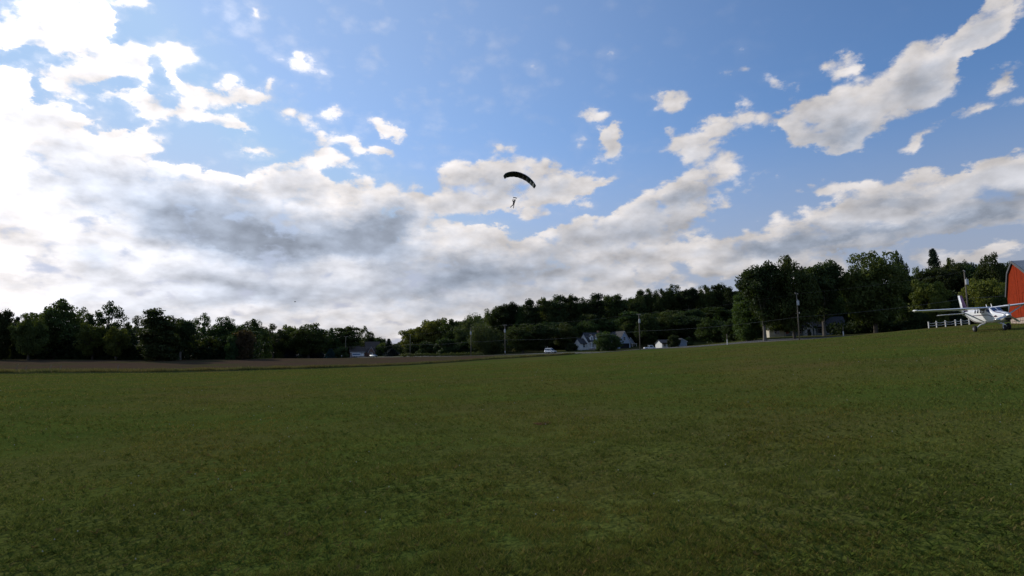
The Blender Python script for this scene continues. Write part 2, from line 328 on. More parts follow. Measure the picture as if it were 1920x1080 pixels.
_A = np.zeros((_n + 3, _n + 3)); _A[:_n, :_n] = _K; _A[:_n, _n] = 1; _A[:_n, _n + 1:] = _XY; _A[_n:, :_n] = _A[:_n, _n:].T
_W = np.linalg.solve(_A, np.concatenate([C_[:, 2], np.zeros(3)]))
def hz(X, Y):
    X = np.asarray(X, float); Y = np.asarray(Y, float); r = np.hypot(X, Y); k = np.where(r > 560, 560 / np.maximum(r, 1), 1)
    q = np.stack([X * k, Y * k], -1) / 100; sh = q.shape[:-1]; q = q.reshape(-1, 2)
    r2 = ((q[:, None] - _XY[None]) ** 2).sum(-1)
    return (_phi(r2) @ _W[:_n] + _W[_n] + q @ _W[_n + 1:]).reshape(sh)
def gz(x, y): return float(hz(np.array([x]), np.array([y]))[0])
def on(px, D, py=650):                   # ground point seen in column px at depth D
    p = P(px, py, D); return Vector((p.x, p.y, gz(p.x, p.y)))

# distance from the camera to the lawn's far edge, by azimuth (degrees)
ROAD_N, ROAD_S = 219.6, 224.2             # X+Y on the near edge and the middle of the road
_bx = np.array([-200,-90,-60,-50] + [math.degrees(math.atan2(P(a, 660, 1).x, P(a, 660, 1).y)) for a in (0,150,300,450,600,760,850,920,1000,1060,1110)])
_bD = np.array([70,75,84,95,82/math.cos(R(-41.1)),86/math.cos(R(-36.4)),90/math.cos(R(-30.9)),101/math.cos(R(-24.9)),115/math.cos(R(-18.1)),140/math.cos(R(-10.3)),158,175,186,192,196])
def edge_r(a):
    a = np.asarray(a, float); r1 = np.interp(a, _bx, _bD)
    ar = np.radians(np.clip(a, -20, 110)); r2 = (ROAD_N - 1.2) / (np.sin(ar) + np.cos(ar) + 1e-9)
    r2 = np.where(a > 100, 160, np.minimum(np.abs(r2), 260))
    w = np.clip((a - 6.0) / 3.0, 0, 1)
    return r1 * (1 - w) + np.minimum(r2, 230) * w
def ditch_amp(a): return np.clip((10.5 - np.asarray(a, float)) / 4.0, 0, 1) * np.clip((np.asarray(a, float) + 170) / 60, 0, 1)

az_l = np.concatenate([np.arange(-180, -60, 3.0), np.arange(-60, 60, .25), np.arange(60, 181, 3.0)])
t_in = np.concatenate([np.linspace(0, .1, 8)[:-1], np.geomspace(.1, .985, 46), [1.0]])
off = np.array([0, .35, .7, 1.1, 1.5, 1.9, 2.6, 3.6, 5, 7, 9, 11, 13, 16, 20, 24, 29, 34, 40, 46, 53, 60, 68, 76, 85, 95, 106, 118, 132, 148, 166, 186, 210, 240, 280, 330, 400, 500, 700, 1100, 2000.])
ditch_prof = {0: 0, .35: -.28, .7: -.52, 1.1: -.50, 1.5: -.15, 1.9: .10, 2.6: .16, 3.6: .14, 5: .10, 7: .05, 9: .02}
rb = edge_r(az_l); am = ditch_amp(az_l)
rr = np.concatenate([rb[None] * t_in[:, None], rb[None] + off[1:, None]])            # rows x cols
nr, nc = rr.shape; ni = len(t_in)
GX = rr * np.sin(np.radians(az_l))[None]; GY = rr * np.cos(np.radians(az_l))[None]
GZ = hz(GX, GY)
for i, o_ in enumerate(off): GZ[ni - 1 + i] += ditch_prof.get(float(o_), 0) * am
# soft swells in the lawn
GZ[:ni - 2] += (.03 * np.sin(GX * .9 + 1.3 * np.sin(GY * .35)) * np.sin(GY * .55 + 1.7 * np.sin(GX * .21)))[:ni - 2] * np.clip((rr[:ni - 2] - 2) / 6, 0, 1)
ids = np.arange(nr * nc).reshape(nr, nc)
Q = np.stack([ids[:-1, :-1], ids[:-1, 1:], ids[1:, 1:], ids[1:, :-1]], -1)          # (nr-1, nc-1, 4)
Q = Q[..., ::-1]
VV = np.stack([GX, GY, GZ], -1).reshape(-1, 3)
fa = (az_l[:-1] + az_l[1:]) / 2; fa = np.broadcast_to(fa[None], (nr - 1, nc - 1)); row = np.broadcast_to(np.arange(nr - 1)[:, None], (nr - 1, nc - 1))
fX = (GX[:-1, :-1] + GX[1:, 1:]) / 2; fY = (GY[:-1, :-1] + GY[1:, 1:]) / 2; fr = np.hypot(fX, fY); fo = fr - edge_r(fa)
is_in = row < ni - 1
has_d = ditch_amp(fa) > 0
is_d = (~is_in) & (row < ni - 1 + 4) & has_d
fpx = 960 + F * np.tan(np.radians(np.clip(fa, -80, 80)))
far_edge = np.interp(fpx, [-400, 0, 300, 480, 560, 640], [215, 187 / math.cos(R(41)), 176 / math.cos(R(31)), 196 / math.cos(R(23.5)), 260, 400])
verge_w = np.interp(fpx, [-200, 0, 300, 600, 800, 930], [11, 10, 9, 9, 10, 30])
is_field = (~is_in) & (~is_d) & has_d & (fo > verge_w + .5 * np.sin(fa * 3)) & (fr < far_edge) & (fX + fY < 216) & (fa > -75) & (fpx < 925)
is_verge = (~is_in) & (~is_d) & has_d & (~is_field) & (fr < far_edge) & (fX + fY < 216.5) & (fa > -80)
def region(name, mask, m, kind='structure'):
    q = Q[mask]; used, inv = np.unique(q, return_inverse=True)
    o = link(name, np_mesh(name, VV[used], inv.reshape(-1, 4), m, True)); o['kind'] = kind; return o

def groundmat(name, cols, scales, bump, dots=None):
    """three noise scales mixing four colours, in world space"""
    m = bpy.data.materials.new(name); m.use_nodes = True; nt = m.node_tree; L = nt.links.new; b = nt.nodes['Principled BSDF']
    b.inputs['Roughness'].default_value = 1.0; b.inputs['Specular IOR Level'].default_value = 0.0
    p = nt.nodes.new('ShaderNodeNewGeometry').outputs['Position']; cur = None
    for i, (c, s) in enumerate(zip(cols[1:], scales)):
        n = nt.nodes.new('ShaderNodeTexNoise'); L(p, n.inputs['Vector']); n.inputs['Scale'].default_value = s; n.inputs['Detail'].default_value = 7; n.inputs['Roughness'].default_value = .6
        r = nt.nodes.new('ShaderNodeMapRange'); L(n.outputs['Fac'], r.inputs[0]); r.inputs[1].default_value = .42; r.inputs[2].default_value = .66
        x = nt.nodes.new('ShaderNodeMix'); x.data_type = 'RGBA'; L(r.outputs[0], x.inputs[0])
        if cur is None: x.inputs[6].default_value = (*cols[0], 1)
        else: L(cur, x.inputs[6])
        x.inputs[7].default_value = (*c, 1); cur = x.outputs[2]
    L(cur, b.inputs['Base Color'])
    n = nt.nodes.new('ShaderNodeTexNoise'); L(p, n.inputs['Vector']); n.inputs['Scale'].default_value = 9; n.inputs['Detail'].default_value = 9
    bp = nt.nodes.new('ShaderNodeBump'); L(n.outputs['Fac'], bp.inputs['Height']); bp.inputs['Strength'].default_value = bump; bp.inputs['Distance'].default_value = .12; L(bp.outputs[0], b.inputs['Normal'])
    return m
G_LAWN = groundmat('lawn_turf', [(.066, .090, .018), (.088, .108, .022), (.052, .078, .016), (.098, .084, .028)], [.11, .35, .09], .7)
G_MEADOW = groundmat('rough_meadow', [(.075, .085, .026), (.105, .095, .036), (.055, .068, .022), (.085, .072, .036)], [.15, .6, .05], .8)
G_FIELD = groundmat('tilled_earth', [(.080, .054, .038), (.060, .043, .030), (.090, .057, .037), (.068, .062, .028)], [.3, 1.2, .06], 1.0)
region('lawn', is_in, G_LAWN)
region('ditch', is_d, M['soil'])
region('field', is_field, G_FIELD)
region('rough_ground', is_verge, G_MEADOW)
region('ground', ~(is_in | is_d | is_field | is_verge), G_MEADOW)

# road along X+Y = const, its shoulders and markings
def ribbon(name, s0, s1, t0, t1, dz, m, kind='structure', n=160, crown=0, dash=None):
    vs_, fs = [], []
    T = np.linspace(t0, t1, n)
    for s in (s0, s1):
        X = (s - 0) / 2 - T / math.sqrt(2); Y = (s + 0) / 2 + T / math.sqrt(2)
        vs_.append(np.stack([X, Y, hz(X, Y) + dz], -1))
    V = np.concatenate(vs_); i = np.arange(n - 1); keep = i if dash is None else i[(i // dash) % 3 == 0]
    fc = np.stack([keep, keep + n, keep + n + 1, keep + 1], -1)
    o = link(name, np_mesh(name, V, fc, m, True)); o['kind'] = kind; return o
ribbon('road_shoulder', ROAD_N - 2.4, ROAD_S + 6.6, -75, 420, .045, M['gravel'])
ribbon('road', ROAD_N, ROAD_S + 4.6, -75, 420, .09, M['asphalt'])
ribbon('edge_line', ROAD_N + .55, ROAD_N + .75, -75, 420, .10, M['roadpaint'])
ribbon('edge_line', ROAD_S + 3.9, ROAD_S + 4.1, -75, 420, .10, M['roadpaint'])
ribbon('centre_line', ROAD_S - .22, ROAD_S - .07, -75, 420, .10, M['yellowpaint'])
ribbon('centre_line', ROAD_S + .07, ROAD_S + .22, -75, 420, .10, M['yellowpaint'])

# ------------------------------------------------------------------ grass
def swell(X, Y): return .03 * np.sin(X * .9 + 1.3 * np.sin(Y * .35)) * np.sin(Y * .55 + 1.7 * np.sin(X * .21)) * np.clip((np.hypot(X, Y) - 2) / 6, 0, 1)
def blades(n, r0, r1, half, width, height, seed, lean=.5, centers=None, rangle=None):
    g = np.random.default_rng(seed)
    if centers is None:
        # even spread on screen: density falls with distance
        u = g.random(n) ** 1.35; r = np.exp(np.log(r0) + u * (np.log(r1) - np.log(r0))); a = (g.random(n) * 2 - 1) * half
        X, Y = r * np.sin(a), r * np.cos(a)
        # clump
        cl = np.sin(X * 3.1 + 2 * np.sin(Y * 1.9)) * np.sin(Y * 3.7 + 2 * np.sin(X * 2.3)) + .8 * np.sin(X * 9.1 + 2 * np.sin(Y * 5.3)) * np.sin(Y * 8.3 + 2 * np.sin(X * 6.1)); keep = g.random(n) < .52 + .48 * cl
        X, Y, r = X[keep], Y[keep], r[keep]
    else: X, Y = centers; r = np.hypot(X, Y)
    n = len(X); Z = hz(X, Y)
    if centers is None: Z += .03 * np.sin(X * .9 + 1.3 * np.sin(Y * .35)) * np.sin(Y * .55 + 1.7 * np.sin(X * .21)) * np.clip((r - 2) / 6, 0, 1)
    hv = 1 + .35 * np.sin(X * 5.3 + 3 * np.sin(Y * 2.9)) * np.sin(Y * 6.1 + 2 * np.sin(X * 3.3)) + .2 * np.sin(X * .8 + 2 * np.sin(Y * .5))
    W = width(r) * (.6 + .8 * g.random(n)); H = height(r) * (.5 + .9 * g.random(n)) * hv
    th = g.random(n) * 2 * np.pi; la = g.random(n) * 2 * np.pi; lm = lean * (.2 + g.random(n)) * H
    b = np.stack([X, Y, Z - .005], -1); d = np.stack([np.cos(th) * W / 2, np.sin(th) * W / 2, 0 * W], -1)
    tip = b + np.stack([np.cos(la) * lm, np.sin(la) * lm, H], -1)
    V = np.stack([b - d, b + d, tip], 1).reshape(-1, 3); f = np.arange(3 * n).reshape(-1, 3)
    return V, f, n
def blade_obj(name, parts, m, label):
    V = np.concatenate([p[0] for p in parts]); k = 0; fs = []
    for p in parts: fs.append(p[1] + k); k += len(p[0])
    me = np_mesh(name, V, np.concatenate(fs), m)
    att = me.attributes.new('tone', 'FLOAT', 'FACE'); att.data.foreach_set('value', rng.random(len(me.polygons)).astype(np.float32))
    o = link(name, me); tag(o, label, 'grass', kind='stuff'); return o
def grassmat(name, c0, c1, c2, tr=.35, patch=.5):
    m = bpy.data.materials.new(name); m.use_nodes = True; nt = m.node_tree; L = nt.links.new; b = nt.nodes['Principled BSDF']
    a = nt.nodes.new('ShaderNodeAttribute'); a.attribute_name = 'tone'
    cr = nt.nodes.new('ShaderNodeValToRGB'); L(a.outputs['Fac'], cr.inputs[0])
    e = cr.color_ramp.elements; e[0].color = (*c0, 1); e[1].color = (*c1, 1); e[1].position = .85; q = e.new(.97); q.color = (*c2, 1)
    p = nt.nodes.new('ShaderNodeNewGeometry').outputs['Position']
    n = nt.nodes.new('ShaderNodeTexNoise'); L(p, n.inputs['Vector']); n.inputs['Scale'].default_value = patch; n.inputs['Detail'].default_value = 5
    r = nt.nodes.new('ShaderNodeMapRange'); L(n.outputs['Fac'], r.inputs[0]); r.inputs[1].default_value = .4; r.inputs[2].default_value = .68
    x = nt.nodes.new('ShaderNodeMix'); x.data_type = 'RGBA'; x.blend_type = 'MULTIPLY'; L(r.outputs[0], x.inputs[0]); L(cr.outputs[0], x.inputs[6]); x.inputs[7].default_value = (1.36, 1.05, 1.0, 1)
    L(x.outputs[2], b.inputs['Base Color']); b.inputs['Roughness'].default_value = .6; b.inputs['Specular IOR Level'].default_value = 0.0
    t = nt.nodes.new('ShaderNodeBsdfTranslucent'); L(x.outputs[2], t.inputs[0]); ms = nt.nodes.new('ShaderNodeMixShader'); ms.inputs[0].default_value = tr
    L(b.outputs[0], ms.inputs[1]); L(t.outputs[0], ms.inputs[2]); L(ms.outputs[0], nt.nodes['Material Output'].inputs[0]); return m
GR = grassmat('grass_blades', (.072, .096, .018), (.146, .166, .034), (.21, .18, .07), patch=.22)
GV = grassmat('rough_grass_blades', (.085, .098, .028), (.14, .14, .045), (.20, .17, .08), patch=.2)
blade_obj('grass', [blades(1000000, 3.6, 120, R(50), lambda r: .0042 + .0008 * r, lambda r: .034 + .0006 * r, 1, 1.3)], GR, 'short mown green grass of the wide airfield lawn')
# leafy rosettes and coarse tufts among the blades
g_ = np.random.default_rng(12); nt_ = 42000; r = np.exp(np.log(3.8) + g_.random(nt_) ** 1.2 * (np.log(45) - np.log(3.8))); a = g_.uniform(-R(49), R(49), nt_)
X0, Y0 = r * np.sin(a), r * np.cos(a); kk = g_.random(nt_) < .5 + .45 * np.sin(X0 * .7 + 2 * np.sin(Y0 * .4)) * np.sin(Y0 * .6 + 1); X0, Y0 = X0[kk], Y0[kk]; NB = 7; n = len(X0)
sz = (.018 + .026 * g_.random(n) ** 2) * (1 + .022 * np.hypot(X0, Y0)); X1, Y1 = np.repeat(X0, NB), np.repeat(Y0, NB); s1 = np.repeat(sz, NB) * (.6 + .7 * g_.random(n * NB)); th = g_.random(n * NB) * 2 * np.pi; upz = .35 + .8 * g_.random(n * NB)
b0_ = np.stack([X1, Y1, hz(X1, Y1) + swell(X1, Y1) + .012], -1); d_ = np.stack([np.cos(th), np.sin(th), upz], -1) * s1[:, None]; sd_ = np.stack([-np.sin(th), np.cos(th), 0 * th], -1) * (s1 * .17)[:, None]
mid_ = b0_ + d_ * .6; tip_ = b0_ + d_ * np.array([1.15, 1.15, .9]); V = np.stack([b0_, mid_ - sd_, tip_, mid_ + sd_], 1).reshape(-1, 3)
me = np_mesh('lawn_weeds', V, np.arange(4 * n * NB).reshape(-1, 4), grassmat('weed_leaves', (.055, .085, .016), (.11, .140, .026), (.14, .12, .04), .3, .3))
att = me.attributes.new('tone', 'FLOAT', 'FACE'); att.data.foreach_set('value', np.repeat(g_.random(n), NB).astype(np.float32))
tag(link('lawn_weeds', me), 'broad leaved weeds and coarse tufts growing in the mown lawn', 'weeds', kind='stuff')
# taller rough grass on the far bank of the ditch and its verge
g_ = np.random.default_rng(5); nn = 70000
aa = g_.uniform(-48, 8.5, nn); rr_ = edge_r(aa) + 2.3 + np.abs(g_.normal(0, 1, nn)) * np.interp(aa, [-48, -20, 8], [4.5, 3.2, 1.2])
cx, cy = rr_ * np.sin(np.radians(aa)), rr_ * np.cos(np.radians(aa))
k_ = cx + cy < 216; cx, cy = cx[k_], cy[k_]
blade_obj('rough_grass', [blades(0, 1, 1, 1, lambda r: .02 + .0010 * r, lambda r: .42 + 0 * r, 6, .6, centers=(cx, cy))], GV, 'tall yellowing rough grass along the far bank of the ditch')
# a few white clover heads and fallen leaves in the lawn
V, fs, k = [], [], 0
for i in range(130):
    a = random.uniform(-.75, .75); r = math.exp(random.uniform(math.log(6), math.log(60))); x, y = r * math.sin(a), r * math.cos(a); z = gz(x, y) + .06; s = .005 + .0005 * r
    V += [(x - s, y, z), (x + s, y, z), (x, y - s, z), (x, y + s, z), (x, y, z + s * 1.2), (x, y, z - s)]; fs += [(k+0,k+2,k+4),(k+2,k+1,k+4),(k+1,k+3,k+4),(k+3,k+0,k+4),(k+2,k+0,k+5),(k+1,k+2,k+5)]; k += 6
tag(link('clover_flowers', np_mesh('clover_flowers', V, fs, mat('clover_white', (.30, .30, .24), .9))), 'scattered white clover heads in the mown lawn', 'flowers', kind='stuff')
# small bare patch of reddish earth
c = on(1017, 14.3, 797); V = [(c.x, c.y, 0)]
for rr1 in (.5, 1.0):
    for i in range(18): q = i * math.pi / 9; V.append((c.x + rr1 * math.cos(q) * .20 * (1 + .3 * math.sin(3 * q)), c.y + rr1 * math.sin(q) * .3 * (1 + .25 * math.sin(2 * q + 1)), 0))
V = [(x, y, gz(x, y) + float(swell(x, y)) + .02) for x, y, _ in V]
o = MB().add(V, [(0, i + 1, (i + 1) % 18 + 1) for i in range(18)] + [(i + 1, i + 19, (i + 1) % 18 + 19, (i + 1) % 18 + 1) for i in range(18)]).build('bare_earth', mat('bare_red_earth', (.10, .060, .030), 1, spec=0, var=.4, vscale=9, bump=.5)); o['kind'] = 'stuff'; o['label'] = 'small bare patch of reddish earth in the lawn'

# ------------------------------------------------------------------ trees
def leaf_cloud(cent, rad, per, size, g, flat=.75, droop=0.0):
    """leaf quads (as two triangles each) spread through clumps"""
    n = len(cent) * per
    c = np.repeat(cent, per, 0); r = np.repeat(rad, per)
    d = g.normal(size=(n, 3)); d /= np.linalg.norm(d, axis=1)[:, None]
    p = c + d * (r * (.25 + .8 * g.random(n) ** .5))[:, None] * np.array([1, 1, flat])
    if droop: p[:, 2] -= droop * g.random(n) ** 2 * r * 2
    nrm = d * .6 + g.normal(size=(n, 3)) * .7; nrm /= np.linalg.norm(nrm, axis=1)[:, None]
    t = np.cross(nrm, g.normal(size=(n, 3))); t /= np.linalg.norm(t, axis=1)[:, None]; b = np.cross(nrm, t)
    s = (size * (.6 + .8 * g.random(n)))[:, None]
    V = np.stack([p - t * s, p - b * s * .55, p + t * s, p + b * s * .55], 1).reshape(-1, 3)
    return V, np.arange(4 * n).reshape(-1, 4)
def crown_centres(kind, h, w, n, g):
    """clump centres inside a crown: h total height, w half width"""
    out = []
    while len(out) < n:
        x, y, z = g.uniform(-1, 1, 3)
        if kind == 'round': low, env = .12, math.sqrt(max(0, 1 - z * z))
        elif kind == 'column': low, env = .04, .95 * math.sqrt(max(0, 1 - max(0, z) ** 2.2)) * (1 - .25 * max(0, -z) ** 2)
        elif kind == 'vase': low, env = .17, (.55 + .45 * z if z < .3 else math.sqrt(max(0, 1 - ((z - .3) / .7) ** 2)) * .85 + .1)
        elif kind == 'bush': low, env = .02, math.sqrt(max(0, 1 - max(z, 0) ** 2)) * (1 - .12 * max(0, -z))
        r = math.hypot(x, y)
        if r > env: continue
        if r < env * .45 and abs(z) < .6 and g.random() < .6: continue
        zc = h * (low + (1 - low) * (z * .5 + .5)); out.append((x * w, y * w, zc))
    return np.array(out)
TREES = {}
def make_broad(key, kind, h, w, n, per, crad, size, seed, leaf, bark='trunk', droop=0, limb=7):
    g = np.random.default_rng(seed)
    c = crown_centres(kind, h - crad * .7, w - crad * .6, n, g)
    # irregular lobes: shift whole sectors in and out
    a = np.arctan2(c[:, 1], c[:, 0]); lob = 1 + .16 * np.sin(3 * a + seed) + .10 * np.sin(5 * a + 2 * seed + c[:, 2] * .4)
    c[:, 0] *= lob; c[:, 1] *= lob; c[:, 2] *= 1 - .09 * (1 + np.sin(2.2 * c[:, 0] / w * 2 + seed)) * (c[:, 2] / h)
    V, f = leaf_cloud(c, crad * (.6 + .75 * g.random(len(c))), int(per * 1.25), size * 1.12, g, droop=droop)
    cm = np_mesh('crown', V, f, leaf)
    mb = MB(); top = c[np.argmax(c[:, 2])]; tr = .018 * h + .08
    spine = [Vector((0, 0, -.4)), Vector((.05, 0, h * .12)), Vector((.1, .1, h * .3)), Vector((top[0] * .4, top[1] * .4, h * .6)), Vector((top[0] * .8, top[1] * .8, h * .85))]
    mb.tube(spine, [tr * 1.35, tr, tr * .8, tr * .45, tr * .12], 7)
    for i in g.choice(len(c), min(limb * 3, len(c)), replace=False):
        e = Vector(c[i]); z0 = max(h * .16, e.z * .55); s = Vector((.08, .05, z0)); m = s.lerp(e, .5) + Vector((0, 0, -.06 * h))
        mb.tube([s, m, e], [tr * .42, tr * .25, tr * .06], 5, False)
    me = bpy.data.meshes.new('trunk'); me.from_pydata(mb.v, [], mb.f); me.materials.append(M[bark])
    rr = np.sort(np.hypot(V[:, 0], V[:, 1])); h, w = float(np.sort(V[:, 2])[-30]), float(rr[int(len(rr) * .95)])
    TREES[key] = (h, w, [('trunk', me), ('crown', cm)])
def make_conifer(key, h, w, tiers, per, size, seed, leaf, sparse=0):
    g = np.random.default_rng(seed); cs, rs = [], []; mb = MB(); mb.tube([(0, 0, -.3), (0, 0, h * .5), (0, 0, h * .98)], [.014 * h + .05, .008 * h + .03, .02], 6)
    for i in range(tiers):
        t = i / tiers; z = h * (.04 + .94 * t + g.uniform(-.012, .012)) if not sparse else h * (.25 + .73 * t + g.uniform(-.04, .04)); rad = w * (1 - t) ** (.85 if not sparse else .7) * (1 if not sparse else random.uniform(.5, 1.1)) + .12
        nb = max(3, int((8 if not sparse else 5) * (1 - t * .5)))
        for k in range(nb):
            a = k * 2 * math.pi / nb + i * 1.3 + g.uniform(-.3, .3); L_ = rad * g.uniform(.65, 1.1)
            mb.tube([(0, 0, z), (math.cos(a) * L_, math.sin(a) * L_, z + (.05 if sparse else -.12) * L_)], [.05, .01], 4, False)
            for q in ((.45, .75, 1.0) if not sparse else (.6, .95)):
                cs.append((math.cos(a) * L_ * q, math.sin(a) * L_ * q, z + (.05 if sparse else -.12) * L_ * q)); rs.append(.10 * w + .16 * rad)
    cs = np.array(cs); cs[:, 2] += g.normal(0, .018 * h, len(cs))
    V, f = leaf_cloud(cs, np.array(rs) * 1.35 + (.25 if sparse else 0), per, size, g, flat=.6)
    me = bpy.data.meshes.new('trunk'); me.from_pydata(mb.v, [], mb.f); me.materials.append(M['trunk'])
    TREES[key] = (h, w, [('trunk', me), ('crown', np_mesh('crown', V, f, leaf))])
make_broad('oak', 'round', 20, 8.5, 145, 110, 1.9, .30, 11, LEAF['oak'])
make_broad('oak2', 'round', 21, 8.0, 130, 110, 2.0, .30, 23, LEAF['oak'])
make_broad('maple', 'vase', 22, 8.0, 152, 110, 1.8, .30, 31, LEAF['dark'], 'greytrunk')
make_broad('airy', 'round', 20, 7.5, 60, 90, 1.35, .27, 41, LEAF['oak'], limb=12)
make_broad('tall', 'column', 23, 4.8, 137, 110, 1.6, .28, 51, LEAF['dark'])
make_broad('tall2', 'column', 22, 5.6, 123, 110, 1.9, .30, 58, LEAF['oak'])
make_broad('willow', 'round', 16, 8.5, 90, 120, 1.8, .26, 61, LEAF['willow'], droop=.9)
make_broad('golden', 'round', 13, 6, 70, 110, 1.5, .26, 71, LEAF['yellow'])
make_broad('bush', 'bush', 6, 4.2, 60, 110, 1.1, .20, 81, LEAF['dark'], limb=4)
make_broad('goldbush', 'bush', 6, 4.5, 55, 110, 1.1, .20, 91, LEAF['yellow'], limb=4)
make_broad('rust', 'bush', 12, 5, 70, 120, 1.5, .24, 95, LEAF['rust'], limb=4)
make_conifer('spruce', 14, 3.4, 17, 26, .24, 3, LEAF['blue'])
make_conifer('teal', 6, 2.2, 11, 28, .18, 4, LEAF['teal'])
make_conifer('pine', 20, 4.2, 30, 40, .26, 5, LEAF['needle'], sparse=1)
make_conifer('cedar', 10, 2.2, 15, 26, .2, 6, LEAF['needle'])
make_conifer('fir', 15, 3.6, 17, 26, .24, 8, LEAF['needle'])
KIND = dict(spruce='spruce_tree', teal='dwarf_spruce', pine='pine_tree', cedar='cedar_tree', fir='fir_tree', willow='willow_tree', bush='bush', goldbush='bush')
def tree_at(x, y, H, wd, key, label, group=None):
    h, w, parts = TREES[key]; nm = KIND.get(key, 'broadleaf_tree'); cat = 'bush' if 'bush' in key else 'tree'
    e = link(nm, None, None, (x, y, gz(x, y) - .05), (0, 0, random.uniform(0, 6.28)))
    e.scale = (wd / w, wd / w, H / h); tag(e, label, cat, group)
    for n_, me in parts: link(n_, me, e)
    return e
def tree(px, top, D, hw, key, label, group=None):
    p = P(px, top, D); H = max(1.0, p.z - gz(p.x, p.y)); return tree_at(p.x, p.y, H, hw * (1.15 if 240 < D < 330 else 1) * D / F, key, label, group)
